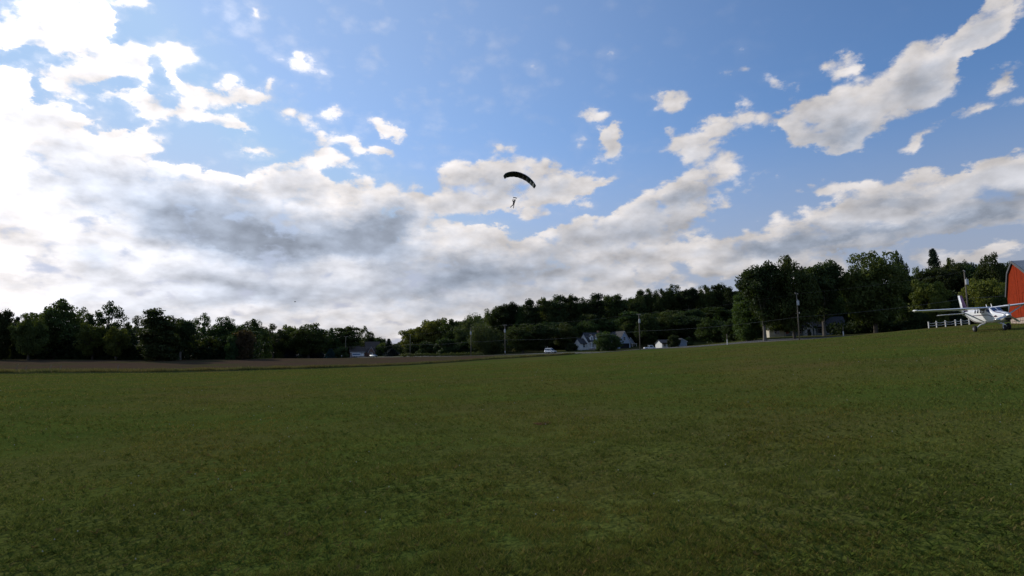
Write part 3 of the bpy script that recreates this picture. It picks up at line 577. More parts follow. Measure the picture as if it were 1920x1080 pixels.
HAND = [
 # left wood behind the tilled field
 (-34,600,185,30,'oak','dark oak cut off by the edge at the far left end of the wood'),
 (8,580,180,17,'tall2','narrow dark tree rising at the left end of the wood behind the tilled field'),
 (34,592,195,15,'fir','small pointed dark conifer between the narrow tree and the big oak'),
 (60,588,175,26,'oak2','rounded dark tree against the left flank of the big oak'),
 (112,560,190,46,'oak','big broad oak with the widest crown of the left wood'),
 (158,576,200,20,'airy','thin leaved tree against the right flank of the big oak'),
 (204,564,205,31,'airy','round see-through crown standing alone in the gap right of the big oak'),
 (178,606,182,26,'golden','low yellow-green tree below the round see-through crown'),
 (222,613,178,22,'golden','low olive tree left of the small ragged tree in the wood'),
 (254,592,195,22,'airy','small ragged tree left of the ivy-covered column tree'),
 (302,579,170,32,'tall','massive column tree leafy to the ground on the field edge'),
 (342,596,180,22,'maple','sloping dark crown leaning right of the massive column tree'),
 (384,587,205,23,'airy','loose crowned tree with sky gaps above the yellowish hedge trees'),
 (422,593,205,22,'oak2','dark round-topped tree left of the rusty brown bush'),
 (392,632,190,24,'golden','yellow-green understorey tree below the loose crowned tree'),
 (440,628,186,16,'bush','dark low shrub at the foot of the rusty brown bush'),
 (458,618,188,21,'rust','rusty brown rounded bush tree at the end of the left wood'),
 # middle gap
 (472,598,300,28,'oak','green domed tree directly behind the rusty brown bush'),
 (514,607,320,24,'airy','pale leaved tree with sky gaps right of the domed tree'),
 (546,609,330,20,'golden','yellow-green topped tree left of the big dark dome'),
 (580,606,320,30,'oak2','big dark domed tree above the pointed blue spruces'),
 (620,615,340,22,'oak','flat-topped green tree right of the big dark dome'),
 (652,611,345,24,'tall2','dark bushy tree behind the wooden pole near the brown roof'),
 (686,611,370,15,'airy','slender see-through tree standing above the brown-roofed house'),
 (680,640,345,18,'goldbush','bright yellow-green bush behind the left of the brown roof'),
 (711,633,380,15,'bush','dark low crown behind the brick gable'),
 (713,643,342,10,'goldbush','small bright bush right of the brown roof peak'),
 (729,634,345,13,'fir','dark twin-peaked conifer right of the brown-roofed house'),
 (741,646,350,12,'goldbush','small yellowish bush at the dip in the tree line'),
 (753,638,350,15,'oak','dark round tree just right of the dip in the tree line'),
 (494,641,305,12,'goldbush','small bright yellow bush beside the parked pale van'),
 # small conifers and shrubs in the gardens
 (546,641,322,12,'spruce','pointed blue spruce left of the far wooden pole'),
 (580,640,325,13,'spruce','pointed blue spruce right of the far wooden pole'),
 (598,643,328,12,'spruce','second blue spruce right of the far wooden pole'),
 (620,653,300,9,'teal','rounded teal dwarf spruce left of the wooden pole by the road'),
 (640,650,305,12,'bush','dark round garden bush around the foot of the wooden pole by the road'),
 (524,634,325,18,'bush','dark round garden tree left of the pointed blue spruces'),
 (735,653,300,14,'spruce','dark blue spruce right of the brick gable'),
 (712,655,325,7,'cedar','narrow dark cedar against the brick gable wall'),
 # rising wood, middle
 (780,613,300,24,'golden','yellow-topped tree at the left end of the rising wood'),
 (814,596,300,26,'golden','sunlit yellow-green crown on the shoulder of the rising wood'),
 (848,598,290,26,'oak','broad green tree right of the sunlit yellow-green crown'),
 (884,588,280,26,'willow','pale willow behind the pole with the white transformer'),
 (908,604,262,26,'willow','lower pale willow left of the crossarm pole'),
 (836,634,268,20,'bush','dark round bush left of the pole with the white transformer'),
 (800,640,275,16,'bush','dark round bush above the left of the weedy strip'),
 (870,640,262,16,'bush','dark bush between the two wire poles in the middle'),
 (772,644,285,14,'bush','dark bush at the left pole of the weedy strip'),
 (924,575,300,17,'oak2','dark tree on the crest left of the round-headed tree'),
 (952,567,290,21,'maple','round-headed dark tree on the crest above the crossarm pole'),
 (982,571,285,15,'oak','green tree in the notch right of the round-headed tree'),
 (998,560,280,15,'tall','tall dark crown first of the high block of the hill wood'),
 (1022,558,285,15,'tall2','second tall crown of the high block of the hill wood'),
 (1045,552,285,16,'tall','third tall crown with a blunt top in the hill wood'),
 (1068,552,290,14,'tall2','blunt-topped tree left of the shallow notch above the white car'),
 (1090,557,290,15,'oak2','tree in the shallow notch above the white car'),
 (1116,549,285,17,'tall','highest spire of the wood left of the white house'),
 (1143,553,290,14,'tall2','twin-topped tree directly above the white house'),
 (1162,552,290,14,'tall','dark pillar tree above the right half of the white house'),
 (1130,592,268,14,'oak','lower green crown behind the roof of the white house'),
 (980,608,250,26,'oak2','lower rounded tree right of the crossarm pole'),
 (1022,606,248,20,'maple','lower dark tree behind the white car'),
 (1060,604,255,20,'oak','lower dark tree left behind the white house'),
 (1098,622,262,12,'goldbush','small bright tree just behind the left roof of the white house'),
 (1072,643,240,11,'bush','dark rounded bush at the left end of the white house'),
 (1137,622,232,24,'bush','large round dense tree hiding the middle of the white house'),
 (1176,597,262,22,'willow','grey-green tree behind the right gable of the white house'),
 (1214,588,250,20,'oak','mid green tree right behind the transformer pole'),
 (1196,555,290,15,'oak2','rounded tree on the crest left of the transformer pole'),
 (1206,543,310,13,'tall','small round crest tree above the transformer pole'),
 (1220,541,310,13,'oak2','lumpy crest tree just right of the transformer pole'),
 (1240,541,305,16,'oak','crest tree left of the domed crest pair'),
 (1262,534,305,16,'oak2','highest domed crest tree above the white bungalow'),
 (1290,540,300,17,'maple','flat crest tree right of the highest dome'),
 (1322,534,300,17,'oak','broad crest tree above the short white marker post'),
 (1349,531,300,14,'tall2','blunt highest crest tree near the right end of the hill'),
 (1370,538,290,12,'tall','small-headed crest tree next to the big roadside maples'),
 (1262,628,222,12,'bush','black round tree hiding the white bungalow'),
 (1290,632,236,10,'bush','dim green bush right of the pale blue shed'),
 (1330,595,232,24,'oak','dark lower tree behind the short white marker post'),
 (1290,590,250,24,'maple','dark lower tree behind the pale blue shed'),
 (1252,585,255,22,'oak2','dark lower tree behind the white bungalow'),
 (1372,600,205,18,'oak2','dark lower tree left of the big roadside maples'),
 # big roadside maples
 (1426,493,158,38,'maple','left one of the big roadside maples, lower with a square head'),
 (1480,479,156,43,'oak','tallest roadside maple left of the crossarm light pole'),
 (1396,548,168,22,'tall2','green leafy tree drooping to the ground left of the big maples'),
 (1536,490,160,39,'maple','roadside maple right of the crossarm light pole with two heads'),
 (1630,470,156,50,'oak2','largest spreading maple with a thick pale trunk by the road'),
 (1582,512,185,28,'oak','dark tree filling the gap between the maples'),
 (1694,512,190,26,'tall2','sloping dark tree on the right flank of the largest maple'),
 (1682,470,166,17,'oak','narrow crown joined to the right side of the largest maple'),
 (1458,560,178,30,'oak2','dark inner tree behind the cream gabled porch'),
 (1520,560,182,28,'oak','dark inner tree behind the long porch'),
 (1723,500,190,15,'oak2','small round crest tree left of the ragged pine'),
 (1748,466,200,19,'pine','ragged lone pine sticking up above the trees behind the aircraft'),
 (1780,484,185,22,'oak','broad tree right of the ragged pine'),
 (1808,488,180,16,'maple','dark tree behind the leaning utility pole'),
 (1852,475,165,26,'oak2','tall dark tree left of the red barn'),
 (1874,494,175,12,'airy','thin top beside the barn roof edge'),
 (1738,524,160,32,'golden','olive tree behind the left wing of the aircraft'),
 (1760,556,148,18,'goldbush','low golden tree below the olive tree behind the aircraft'),
 (1792,550,146,13,'cedar','conical olive cedar left of the aircraft fin'),
 (1846,520,148,34,'golden','wide golden-green tree between aircraft and barn'),
 (1720,580,150,16,'bush','dark low bush above the parked white van'),
 (1880,548,140,16,'oak','dark tree tucked beside the red barn'),
 (1960,500,190,40,'oak','dark oak behind the red barn past the frame edge'),
]
for h_ in HAND: tree(*h_)
# the body of the woods: further rows behind, one tree each
WOODS = [ # px0, px1, count, D0, D1, top at px0, top at px1, group, label
 (930,1390,44,315,350,582,543,'hill','tall dark tree in the packed back rows of the hill wood'),
 (960,1390,30,262,290,600,575,'hill','tall dark tree in the packed back rows of the hill wood'),
 (780,940,12,310,340,618,588,'shoulder','green tree in the back rows of the rising wood behind the willows'),
 (-60,470,30,205,235,604,612,'left','dark tree in the back rows of the wood behind the tilled field'),
 (480,760,22,360,400,616,642,'mid','dark tree in the far back row behind the gardens'),
 (1390,1700,20,180,215,530,535,'maples','dark tree in the back row behind the roadside maples'),
 (1722,1930,20,176,200,500,492,'barn','dark tree in the back row behind the parked aircraft'),
]
GN = dict(hill='trees packed on the hill', shoulder='trees behind the willows', left='back rows of the left wood', mid='far row behind the gardens', maples='back row behind the roadside maples', barn='back row behind the aircraft')
for px0, px1, n, D0, D1, t0, t1, g, lab in WOODS:
    for i in range(n):
        u = (i + random.uniform(.2, .8)) / n; px = px0 + (px1 - px0) * u
        top = t0 + (t1 - t0) * u + random.uniform(-4, 14); D = random.uniform(D0, D1)
        key = random.choice(['oak', 'oak2', 'tall', 'tall2', 'maple', 'tall2'])
        tree(px, top, D, random.uniform(17, 26) * 290 / D * (1 if D > 240 else .9), key, lab, GN[g])
# dense underwood closing the foot of the woods (nobody could count its stems)
def underwood(name, line, n, h, m, label):
    """line: (px, D) points; leaf clumps along it"""
    g = np.random.default_rng(len(line) * 31 + n); cs = []
    L_ = np.array([(P(px, 650, D).x, P(px, 650, D).y) for px, D in line]); s = np.concatenate([[0], np.cumsum(np.hypot(*np.diff(L_, axis=0).T))])
    u = g.random(n) * s[-1]; X = np.interp(u, s, L_[:, 0]) + g.normal(0, 2.0, n); Y = np.interp(u, s, L_[:, 1]) + np.abs(g.normal(0, 5.0, n))
    hh = h * (.75 + .25 * np.sin(u * .31) + .2 * np.sin(u * .83 + 1)); Z = hz(X, Y) + g.random(n) * hh
    V, f = leaf_cloud(np.stack([X, Y, Z], -1), np.full(n, 1.1), 16, .34, g)
    tag(link(name, np_mesh(name, V, f, m)), label, 'undergrowth', kind='stuff')
underwood('underwood', [(-80,200),(0,192),(150,184),(270,178),(330,180),(420,190),(470,196)], 3600, 9, LEAF['dark'], 'dense dark underwood along the far edge of the tilled field')
underwood('underwood', [(480,350),(620,352),(700,362),(770,330),(850,285),(930,262),(1070,262)], 2600, 7, LEAF['dark'], 'dense dark underwood at the foot of the rising wood')
underwood('underwood', [(1060,270),(1200,272),(1290,255),(1340,236),(1390,216),(1420,200)], 1500, 9, LEAF['dark'], 'dense dark underwood behind the white houses')
underwood('underwood', [(1400,196),(1500,190),(1600,186),(1700,176),(1740,160),(1830,152),(1900,146),(1990,150)], 2000, 9, LEAF['dark'], 'dense dark underwood behind the maples and the aircraft')
underwood('hedge', [(1585,160),(1640,156),(1700,152),(1735,148)], 500, 3.2, LEAF['dark'], 'dark unclipped hedge along the far side of the road left of the aircraft')
# weedy strip of rank plants below the dark bushes
g_ = np.random.default_rng(9); cs = []
for px in np.arange(752, 905, 1.3):
    p = on(px, 262 - (px - 752) * .12); cs.append((p.x, p.y, p.z + random.uniform(.2, 1.3)))
V, f = leaf_cloud(np.array(cs), np.full(len(cs), .75), 40, .16, g_)
tag(link('weeds', np_mesh('weeds', V, f, LEAF['willow'])), 'low rank strip of pale weeds below the dark bushes beyond the road', 'weeds', kind='stuff')
# a few tall dry stalks standing in the rough strip on the left
for i, px in enumerate((33, 51, 96, 115, 222)):
    p = on(px, 86 + i); mb = MB()
    for q in range(4): mb.tube([p + Vector((q * .05, 0, 0)), p + Vector((q * .07 + .05, .02 * q, 1.0 + .08 * q)) * 1.0], [.008, .014], 4)
    tag(mb.build('dry_stalk', M['gravel']), 'tall dry weed stalks standing in the rough strip before the tilled field', 'weed', 'dry stalks in the rough strip')

# ------------------------------------------------------------------ utility poles and cable
def pole(px, top, D, base_label, arm=None, trafo=False, lamp=False, thick=.15, meter=False):
    b = on(px, D); H = P(px, top, D).z - b.z; rz = R(45)
    e = empty('utility_pole', b, rz); tag(e, base_label, 'utility pole', 'utility poles along the road')
    MB().tube([(0, 0, -.3), (0, 0, H * .5), (0, 0, H)], [thick, thick * .88, thick * .72], 10).build('mast', M['polewood'], e, True)
    if arm is not None:
        a = MB().box((-1.15, -.06, H - arm - .07), (1.15, .06, H - arm + .07)).build('crossarm', M['polewood'], e, bevel=.01)
        for x in (-1.0, -.45, .45, 1.0): MB().tube([(x, 0, H - arm + .07), (x, 0, H - arm + .16), (x, 0, H - arm + .28)], [.035, .06, .03], 6).build('insulator', M['porcelain'], a)
    if trafo:
        t = MB().tube([(-.32, -.32, H - 2.9), (-.32, -.32, H - 2.8), (-.32, -.32, H - 1.75), (-.32, -.32, H - 1.68)], [.27, .31, .31, .22], 12).build('transformer', M['steel'], e)
        MB().tube([(-.32, -.32, H - 1.68), (-.32, -.32, H - 1.4)], [.06, .04], 6).build('bushing', M['porcelain'], t)
        MB().box((-.2, -.2, H - 2.4), (.0, .0, H - 2.2)).build('bracket', M['steel'], e)
    if meter: MB().box((-.28, -.28, .7), (-.05, -.05, 1.55)).build('meter_box', M['steel'], e, bevel=.02)
    return e, H
POLES = [
 (1822,507,124,'utility pole behind the aircraft, its top between the dark trees',0,True),
 (1500,550,145,'tall utility pole in front of the porch house with a low crossarm',0,True),
 (1200,588,180,'utility pole with a white transformer right of the white house',.3,True),
 (947,609,222,'utility pole with a crossarm and a white transformer left of the white car',.2,True),
 (883,614,236,'utility pole with a small transformer below the pale willow',None,True),
 (769,627,265,'plain utility pole at the left end of the weedy strip',None,False),
 (648,631,305,'utility pole with a crossarm by the dark round garden bush',.1,False),
 (558,637,345,'far small utility pole between the pointed blue spruces',None,True),
]
tops = []
for px, top, D, lab, arm, tf in POLES:
    e, H = pole(px, top, D, lab, arm, tf, meter=(px == 947)); tops.append((e.location.copy(), H))
    if px == 1500:
        MB().box((-1.3, -.05, H - 4.95), (1.3, .05, H - 4.83)).build('lower_crossarm', M['polewood'], e)
        MB().tube([(1.1, 0, H - 4.8), (1.1, 0, H - 4.45)], [.12, .07], 6).build('insulator', M['porcelain'], e)
pts = [tops[0][0] + Vector((33, -33, 5))] if False else []
seq = [Vector((tops[0][0].x + 30, tops[0][0].y - 31, gz(tops[0][0].x + 30, tops[0][0].y - 31) + 6.2))] + [t[0] + Vector((-.12, -.12, 5.7)) for t in tops]
mb = MB(); mt = MB()
for i in range(len(seq) - 1):
    a, b = seq[i], seq[i + 1]; sag = (b - a).length * .014; pl = []
    for k in range(13): u = k / 12; pl.append(a.lerp(b, u) - Vector((0, 0, sag * 4 * u * (1 - u))))
    mb.tube(pl, .022, 5, False)
for i in range(len(tops) - 1):
    a = tops[i][0] + Vector((0, 0, tops[i][1] + .02)); b = tops[i + 1][0] + Vector((0, 0, tops[i + 1][1] + .02)); pl = []
    for k in range(13): u = k / 12; pl.append(a.lerp(b, u) - Vector((0, 0, 4 * u * (1 - u) * (b - a).length * .012)))
    mt.tube(pl, .008, 4, False)
tag(mb.build('overhead_cable', M['cable']), 'thick grey overhead cable sagging between the roadside utility poles', 'cable')
tag(mt.build('power_line', M['cable']), 'thin upper power line strung between the tops of the utility poles', 'cable')

# ------------------------------------------------------------------ houses
def wall_box(e, name, x0, x1, y0, y1, z0, z1, m, label=None): return MB().box((x0, y0, z0), (x1, y1, z1)).build(name, m, e, label=label)
def gable_block(e, x0, x1, y0, y1, zb, ze, zr, wm, rm, axis='x', over=.35, th=.22, name='wall'):
    """walls with gables closed, and two roof slabs; ridge along the axis"""
    if axis == 'x':
        c = (y0 + y1) / 2; prof = [(y0, zb), (y1, zb), (y1, ze), (c, zr), (y0, ze)]
        w = MB().add([(x, y, z) for x in (x0, x1) for y, z in prof], [(4,3,2,1,0), (5,6,7,8,9)] + [(k, (k+1)%5, (k+1)%5+5, k+5) for k in range(5)]).build(name, wm, e)
        for s_ in (0, 1):
            ye = (y0 - over if s_ == 0 else y1 + over); k = (zr - ze) / (c - y0); zz = ze - over * k
            r = [(ye, zz), (c, zr), (c, zr + th), (ye, zz + th)]
            MB().add([(x, y, z + .01) for x in (x0 - over, x1 + over) for y, z in r], [(0,1,2,3), (7,6,5,4), (0,4,5,1), (1,5,6,2), (2,6,7,3), (3,7,4,0)]).build('roof', rm, e)
    else:
        c = (x0 + x1) / 2; prof = [(x0, zb), (x1, zb), (x1, ze), (c, zr), (x0, ze)]
        w = MB().add([(x, y, z) for y in (y0, y1) for x, z in prof], [(4,3,2,1,0), (5,6,7,8,9)] + [(k, (k+1)%5, (k+1)%5+5, k+5) for k in range(5)]).build(name, wm, e)
        for s_ in (0, 1):
            xe = (x0 - over if s_ == 0 else x1 + over); k = (zr - ze) / (c - x0); zz = ze - over * k
            r = [(xe, zz), (c, zr), (c, zr + th), (xe, zz + th)]
            MB().add([(x, y, z + .01) for y in (y0 - over, y1 + over) for x, z in r], [(0,1,2,3), (7,6,5,4), (0,4,5,1), (1,5,6,2), (2,6,7,3), (3,7,4,0)]).build('roof', rm, e)
            # barge board on the front gable
            b = [(xe, zz - .12), (c, zr - .12), (c, zr + .08), (xe, zz + .08)]
            MB().add([(x, y, z) for y in (y0 - over - .07, y0 - over - .01) for x, z in b], [(0,1,2,3), (7,6,5,4), (0,4,5,1), (1,5,6,2), (2,6,7,3), (3,7,4,0)]).build('barge_board', M['trim'], e)
    return w
def window(e, x, z, w, h, y, side=None, shutters=False):
    """window on the front face y (facing -y)"""
    f = MB()
    for a, b in (((x-w/2-.08, y-.07, z-.08), (x+w/2+.08, y+.02, z)), ((x-w/2-.08, y-.07, z+h), (x+w/2+.08, y+.02, z+h+.08)), ((x-w/2-.08, y-.07, z), (x-w/2, y+.02, z+h)), ((x+w/2, y-.07, z), (x+w/2+.08, y+.02, z+h)), ((x-.025, y-.05, z), (x+.025, y+.02, z+h)), ((x-w/2, y-.05, z+h/2-.025), (x-.026, y+.02, z+h/2+.025)), ((x+.026, y-.05, z+h/2-.025), (x+w/2, y+.02, z+h/2+.025))): f.box(a, b)
    f = f.build('window', M['trim'], e); MB().box((x-w/2+.002, y-.02, z+.002), (x+w/2-.002, y-.008, z+h-.002)).build('pane', M['glass'], f)
    return f
def door_(e, x, z, w, h, y, m=None):
    f = MB().box((x-w/2-.1, y-.06, z), (x-w/2, y+.02, z+h+.1)).box((x+w/2, y-.06, z), (x+w/2+.1, y+.02, z+h+.1)).box((x-w/2, y-.06, z+h), (x+w/2, y+.02, z+h+.1)).build('door_frame', M['trim'], e)
    MB().box((x-w/2+.002, y-.03, z), (x+w/2-.002, y-.006, z+h-.002)).build('door', m or M['door'], e)

# white house with dormers, garage gable and side wing
p = on(1140, 248); e = empty('white_house', p, R(20)); tag(e, 'white house with two dormers, a garage gable and grey roofs behind a big round tree', 'house')
S = 0
gable_block(e, -9.2, 3.6, 0, 8.5, -.5, 2.9, 6.7, M['white'], M['shingle'])
wl = MB().box((-9.31, .9, .7), (-9.25, 2.3, 2.3)).build('window', M['trim'], e); MB().box((-9.34, 1.0, .8), (-9.315, 2.2, 2.2)).build('pane', M['glass'], wl)
# left lean-to end
MB().add([(-12.2, 1.2, -.5), (-9.2, 1.2, -.5), (-9.2, 7.3, -.5), (-12.2, 7.3, -.5), (-12.2, 1.2, 2.3), (-9.2, 1.2, 2.3), (-9.2, 7.3, 2.3), (-12.2, 7.3, 2.3), (-12.2, 4.25, 4.2), (-9.2, 4.25, 4.2)],
         [(0,3,2,1), (0,1,5,4), (2,3,7,6), (4,8,7,3,0), (5,1,2,6,9), (4,5,9,8), (8,9,6,7)]).build('side_wing', M['white'], e)
for ya, yb, za, zb in ((.8, 4.25, 2.02, 4.27), (7.7, 4.25, 2.02, 4.27)):
    MB().add([(-12.5, ya, za), (-9.25, ya, za), (-9.25, yb, zb), (-12.5, yb, zb), (-12.5, ya, za + .2), (-9.25, ya, za + .2), (-9.25, yb, zb + .2), (-12.5, yb, zb + .2)], [(0,1,2,3), (4,7,6,5), (0,4,5,1), (1,5,6,2), (2,6,7,3), (3,7,4,0)]).build('roof', M['shingle'], e)
window(e, -10.7, .7, .9, 1.4, 1.2)
# porch with columns
MB().box((-8.8, -2.2, 2.55), (1.2, -.02, 2.85)).build('porch_beam', M['trim'], e)
MB().add([(-9.0, -2.5, 2.86), (1.4, -2.5, 2.86), (1.4, .5, 3.5), (-9.0, .5, 3.5), (-9.0, -2.5, 3.0), (1.4, -2.5, 3.0), (1.4, .5, 3.64), (-9.0, .5, 3.64)], [(0,1,2,3), (4,7,6,5), (0,4,5,1), (1,5,6,2), (2,6,7,3), (3,7,4,0)]).build('porch_roof', M['shingle'], e)
for x in (-8.6, -6.2, -4.2, -1.6, 1.0): MB().box((x-.16, -2.15, -.3), (x+.16, -1.83, 2.55)).build('column', M['trim'], e)
MB().box((-8.8, -2.2, -.5), (1.2, -.02, .12)).build('porch_floor', M['stone'], e)
door_(e, -5.2, .12, 1.0, 2.1, 0, M['door'])
for x in (-7.4, -2.6, .2): window(e, x, .8, 1.0, 1.4, 0)
for x in (-7.3, -4.7, .9):
    MB().add([(x-.75, .55, 3.1), (x+.75, .55, 3.1), (x+.75, .55, 5.1), (x, .55, 5.85), (x-.75, .55, 5.1), (x-.75, 3.3, 3.1), (x+.75, 3.3, 3.1), (x+.75, 3.3, 5.1), (x, 3.3, 5.85), (x-.75, 3.3, 5.1)], [(4,3,2,1,0), (5,6,7,8,9), (0,1,6,5), (1,2,7,6), (0,5,9,4), (4,9,8,3), (2,3,8,7)]).build('dormer', M['trim'], e)
    for sx in (-1, 1): MB().add([(x, .35, 5.92), (x+sx*.98, .35, 4.93), (x+sx*.98, 3.3, 4.93), (x, 3.3, 5.92), (x, .35, 6.02), (x+sx*.98, .35, 5.03), (x+sx*.98, 3.3, 5.03), (x, 3.3, 6.02)], [(0,1,2,3), (4,7,6,5), (0,4,5,1), (1,5,6,2), (2,6,7,3), (3,7,4,0)]).build('roof', M['shingle'], e)
    window(e, x, 3.75, .62, 1.15, .55)
MB().box((-2.2, 4.6, 6.0), (-1.4, 5.4, 7.7)).build('chimney', M['brick'], e)
# garage gable, facing the road
gable_block(e, 3.7, 9.4, -2.5, 7.5, -.5, 2.6, 7.2, M['bluegrey'], M['shingle'], 'y')  # bluish shade on this gable is painted in as siding colour
window(e, 6.55, 3.4, .95, 1.5, -2.5)
MB().box((4.4, -2.54, -.2), (8.8, -2.45, 2.15)).build('garage_opening_shade', M['dark'], e)  # flat dark panel painted as the shaded inside of the garage opening
# right wing with a porch
gable_block(e, 9.5, 13.8, 1.2, 6.8, -.5, 2.0, 4.7, M['bluegrey'], M['shingle'], 'y')
MB().box((9.6, -.6, 2.0), (13.9, 1.15, 2.25)).build('porch_beam', M['trim'], e)
for x in (10.0, 11.6, 13.6): MB().box((x-.12, -.55, -.3), (x+.12, -.32, 2.0)).build('column', M['trim'], e)
door_(e, 11.6, 0, 1.0, 2.0, 1.2)
window(e, 10.4, .8, .7, 1.0, 1.2); window(e, 12.9, .8, .7, 1.0, 1.2)
# white bungalow
p = on(1258, 228); e = empty('bungalow', p, R(12)); e.scale = (.86, .86, .82); tag(e, 'low white bungalow mostly hidden behind a black round tree', 'house')
gable_block(e, -4.2, 3.2, 0, 7, -.5, 2.2, 3.9, M['white'], M['shingle'])
window(e, -3.0, .8, 1.0, 1.1, 0); window(e, 1.0, .8, 1.2, 1.1, 0); door_(e, -1.0, 0, .95, 2.0, 0); MB().box((-5.3, -1.6, 2.4), (-2.2, -.05, 2.56)).build('porch_roof', M['shingle'], e)
for x in (-5.1, -2.4): MB().box((x-.08, -1.5, -.3), (x+.08, -1.34, 2.4)).build('column', M['trim'], e)
p = on(1279, 226); e = empty('shed', p, R(8)); tag(e, 'small pale blue shed with a white corner beside the white bungalow', 'shed')
gable_block(e, -1.9, 1.9, 0, 4, -.4, 2.3, 3.3, M['bluegrey'], M['shingle'], 'y', over=.3)
for x in (-1.93, 1.83): MB().box((x, -.06, -.3), (x+.10, .02, 2.3)).build('corner_board', M['trim'], e)
MB().box((-1.1, -.05, -.1), (1.1, .0, 2.0)).build('door', M['bluegrey'], e)
# long house with porches behind the maples
p = on(1507, 176); e = empty('farmhouse', p, R(-14)); tag(e, 'long grey-roofed house with white porch posts behind the big roadside maples', 'house')
gable_block(e, -9.8, -5.6, -2.6, 6, -.5, 2.5, 4.1, M['cream'], M['shingle'], 'y')
gable_block(e, -5.5, 2.6, 0, 6, -.5, 2.6, 4.7, M['bluegrey'], M['shingle'])
gable_block(e, 2.7, 11.6, -.6, 6, -.5, 2.7, 5.6, M['bluegrey'], M['shingle'])
gable_block(e, .2, 2.4, -1.8, -.02, -.4, 2.5, 3.7, M['white'], M['shingle'], 'y', over=.25)
window(e, -7.7, .7, 1.4, 1.4, -2.6)
for x in (-4.4, -2.6, -.8): window(e, x, .8, .9, 1.3, 0)
door_(e, 1.3, 0, .9, 2.0, -1.8)
for x in (4.6, 7.0, 9.6): window(e, x, .8, 1.0, 1.3, -.6)
MB().box((-5.4, -2.0, 2.42), (.1, -.02, 2.6)).build('porch_roof', M['shingle'], e); MB().box((2.5, -2.6, 2.5), (11.7, -.65, 2.7)).build('porch_roof', M['shingle'], e)
for x in (-5.2, -3.3, -1.5, -.1): MB().box((x-.1, -1.95, -.3), (x+.1, -1.75, 2.42)).build('porch_post', M['trim'], e)
for x in (2.8, 5.6, 8.6, 11.4): MB().box((x-.1, -2.5, -.3), (x+.1, -2.3, 2.5)).build('porch_post', M['trim'], e)
MB().box((-5.3, -1.9, .55), (-.2, -1.84, .62)).build('railing', M['trim'], e); MB().box((2.9, -2.45, .5), (11.3, -2.39, .57)).build('railing', M['trim'], e)
MB().box((4.2, 3.3, 4.6), (5.0, 4.1, 6.4)).build('chimney', M['brick'], e)
# brown-roofed house far off
p = on(690, 338); e = empty('brown_roofed_house', p, R(16)); tag(e, 'brown-roofed house with a small brick gable behind the white sedan', 'house')
gable_block(e, -10, -1.5, 0, 8, -.5, 2.7, 6.2, M['brick'], M['brownroof'])
gable_block(e, -1.4, 6.6, 1, 9, -.5, 3.2, 8.6, M['brick'], M['brownroof'])
gable_block(e, .1, 3.5, -1.6, 4, -.5, 2.6, 5.6, M['brick'], M['brownroof'], 'y', over=.25)
window(e, 1.8, .9, 1.2, 1.5, -1.6)
for x in (-8, -5.5, -3): window(e, x, .8, 1.2, 1.3, 0)
MB().box((-9.8, -1.6, 2.5), (-1.6, -.05, 2.7)).build('porch_beam', M['trim'], e)
for x in (-9.4, -5.5): MB().box((x-.1, -1.5, -.3), (x+.1, -1.3, 2.5)).build('porch_post', M['trim'], e)
# box trailer beside it
p = on(669, 312); e = empty('box_trailer', p, R(6)); tag(e, 'white box trailer with a blue band parked by the brown-roofed house', 'trailer')
MB().box((-2.3, -1.1, .55), (2.3, 1.1, 2.35)).build('body', M['paintw'], e, bevel=.05); MB().box((-1.9, -1.125, 1.35), (1.9, -1.105, 1.95)).build('blue_band', M['blueband'], e)
MB().box((2.6, -1.0, .55), (3.9, 1.0, 2.1)).build('front_box', M['paintw'], e, bevel=.05); MB().box((2.3, -.1, .5), (4.8, .1, .62)).build('tow_bar', M['steel'], e)
for x in (-1.0, .1):
    for y in (-1.12, 1.12): MB().tube([(x, y - .1, .34), (x, y + .1, .34)], .34, 12).build('wheel', M['rubber'], e)

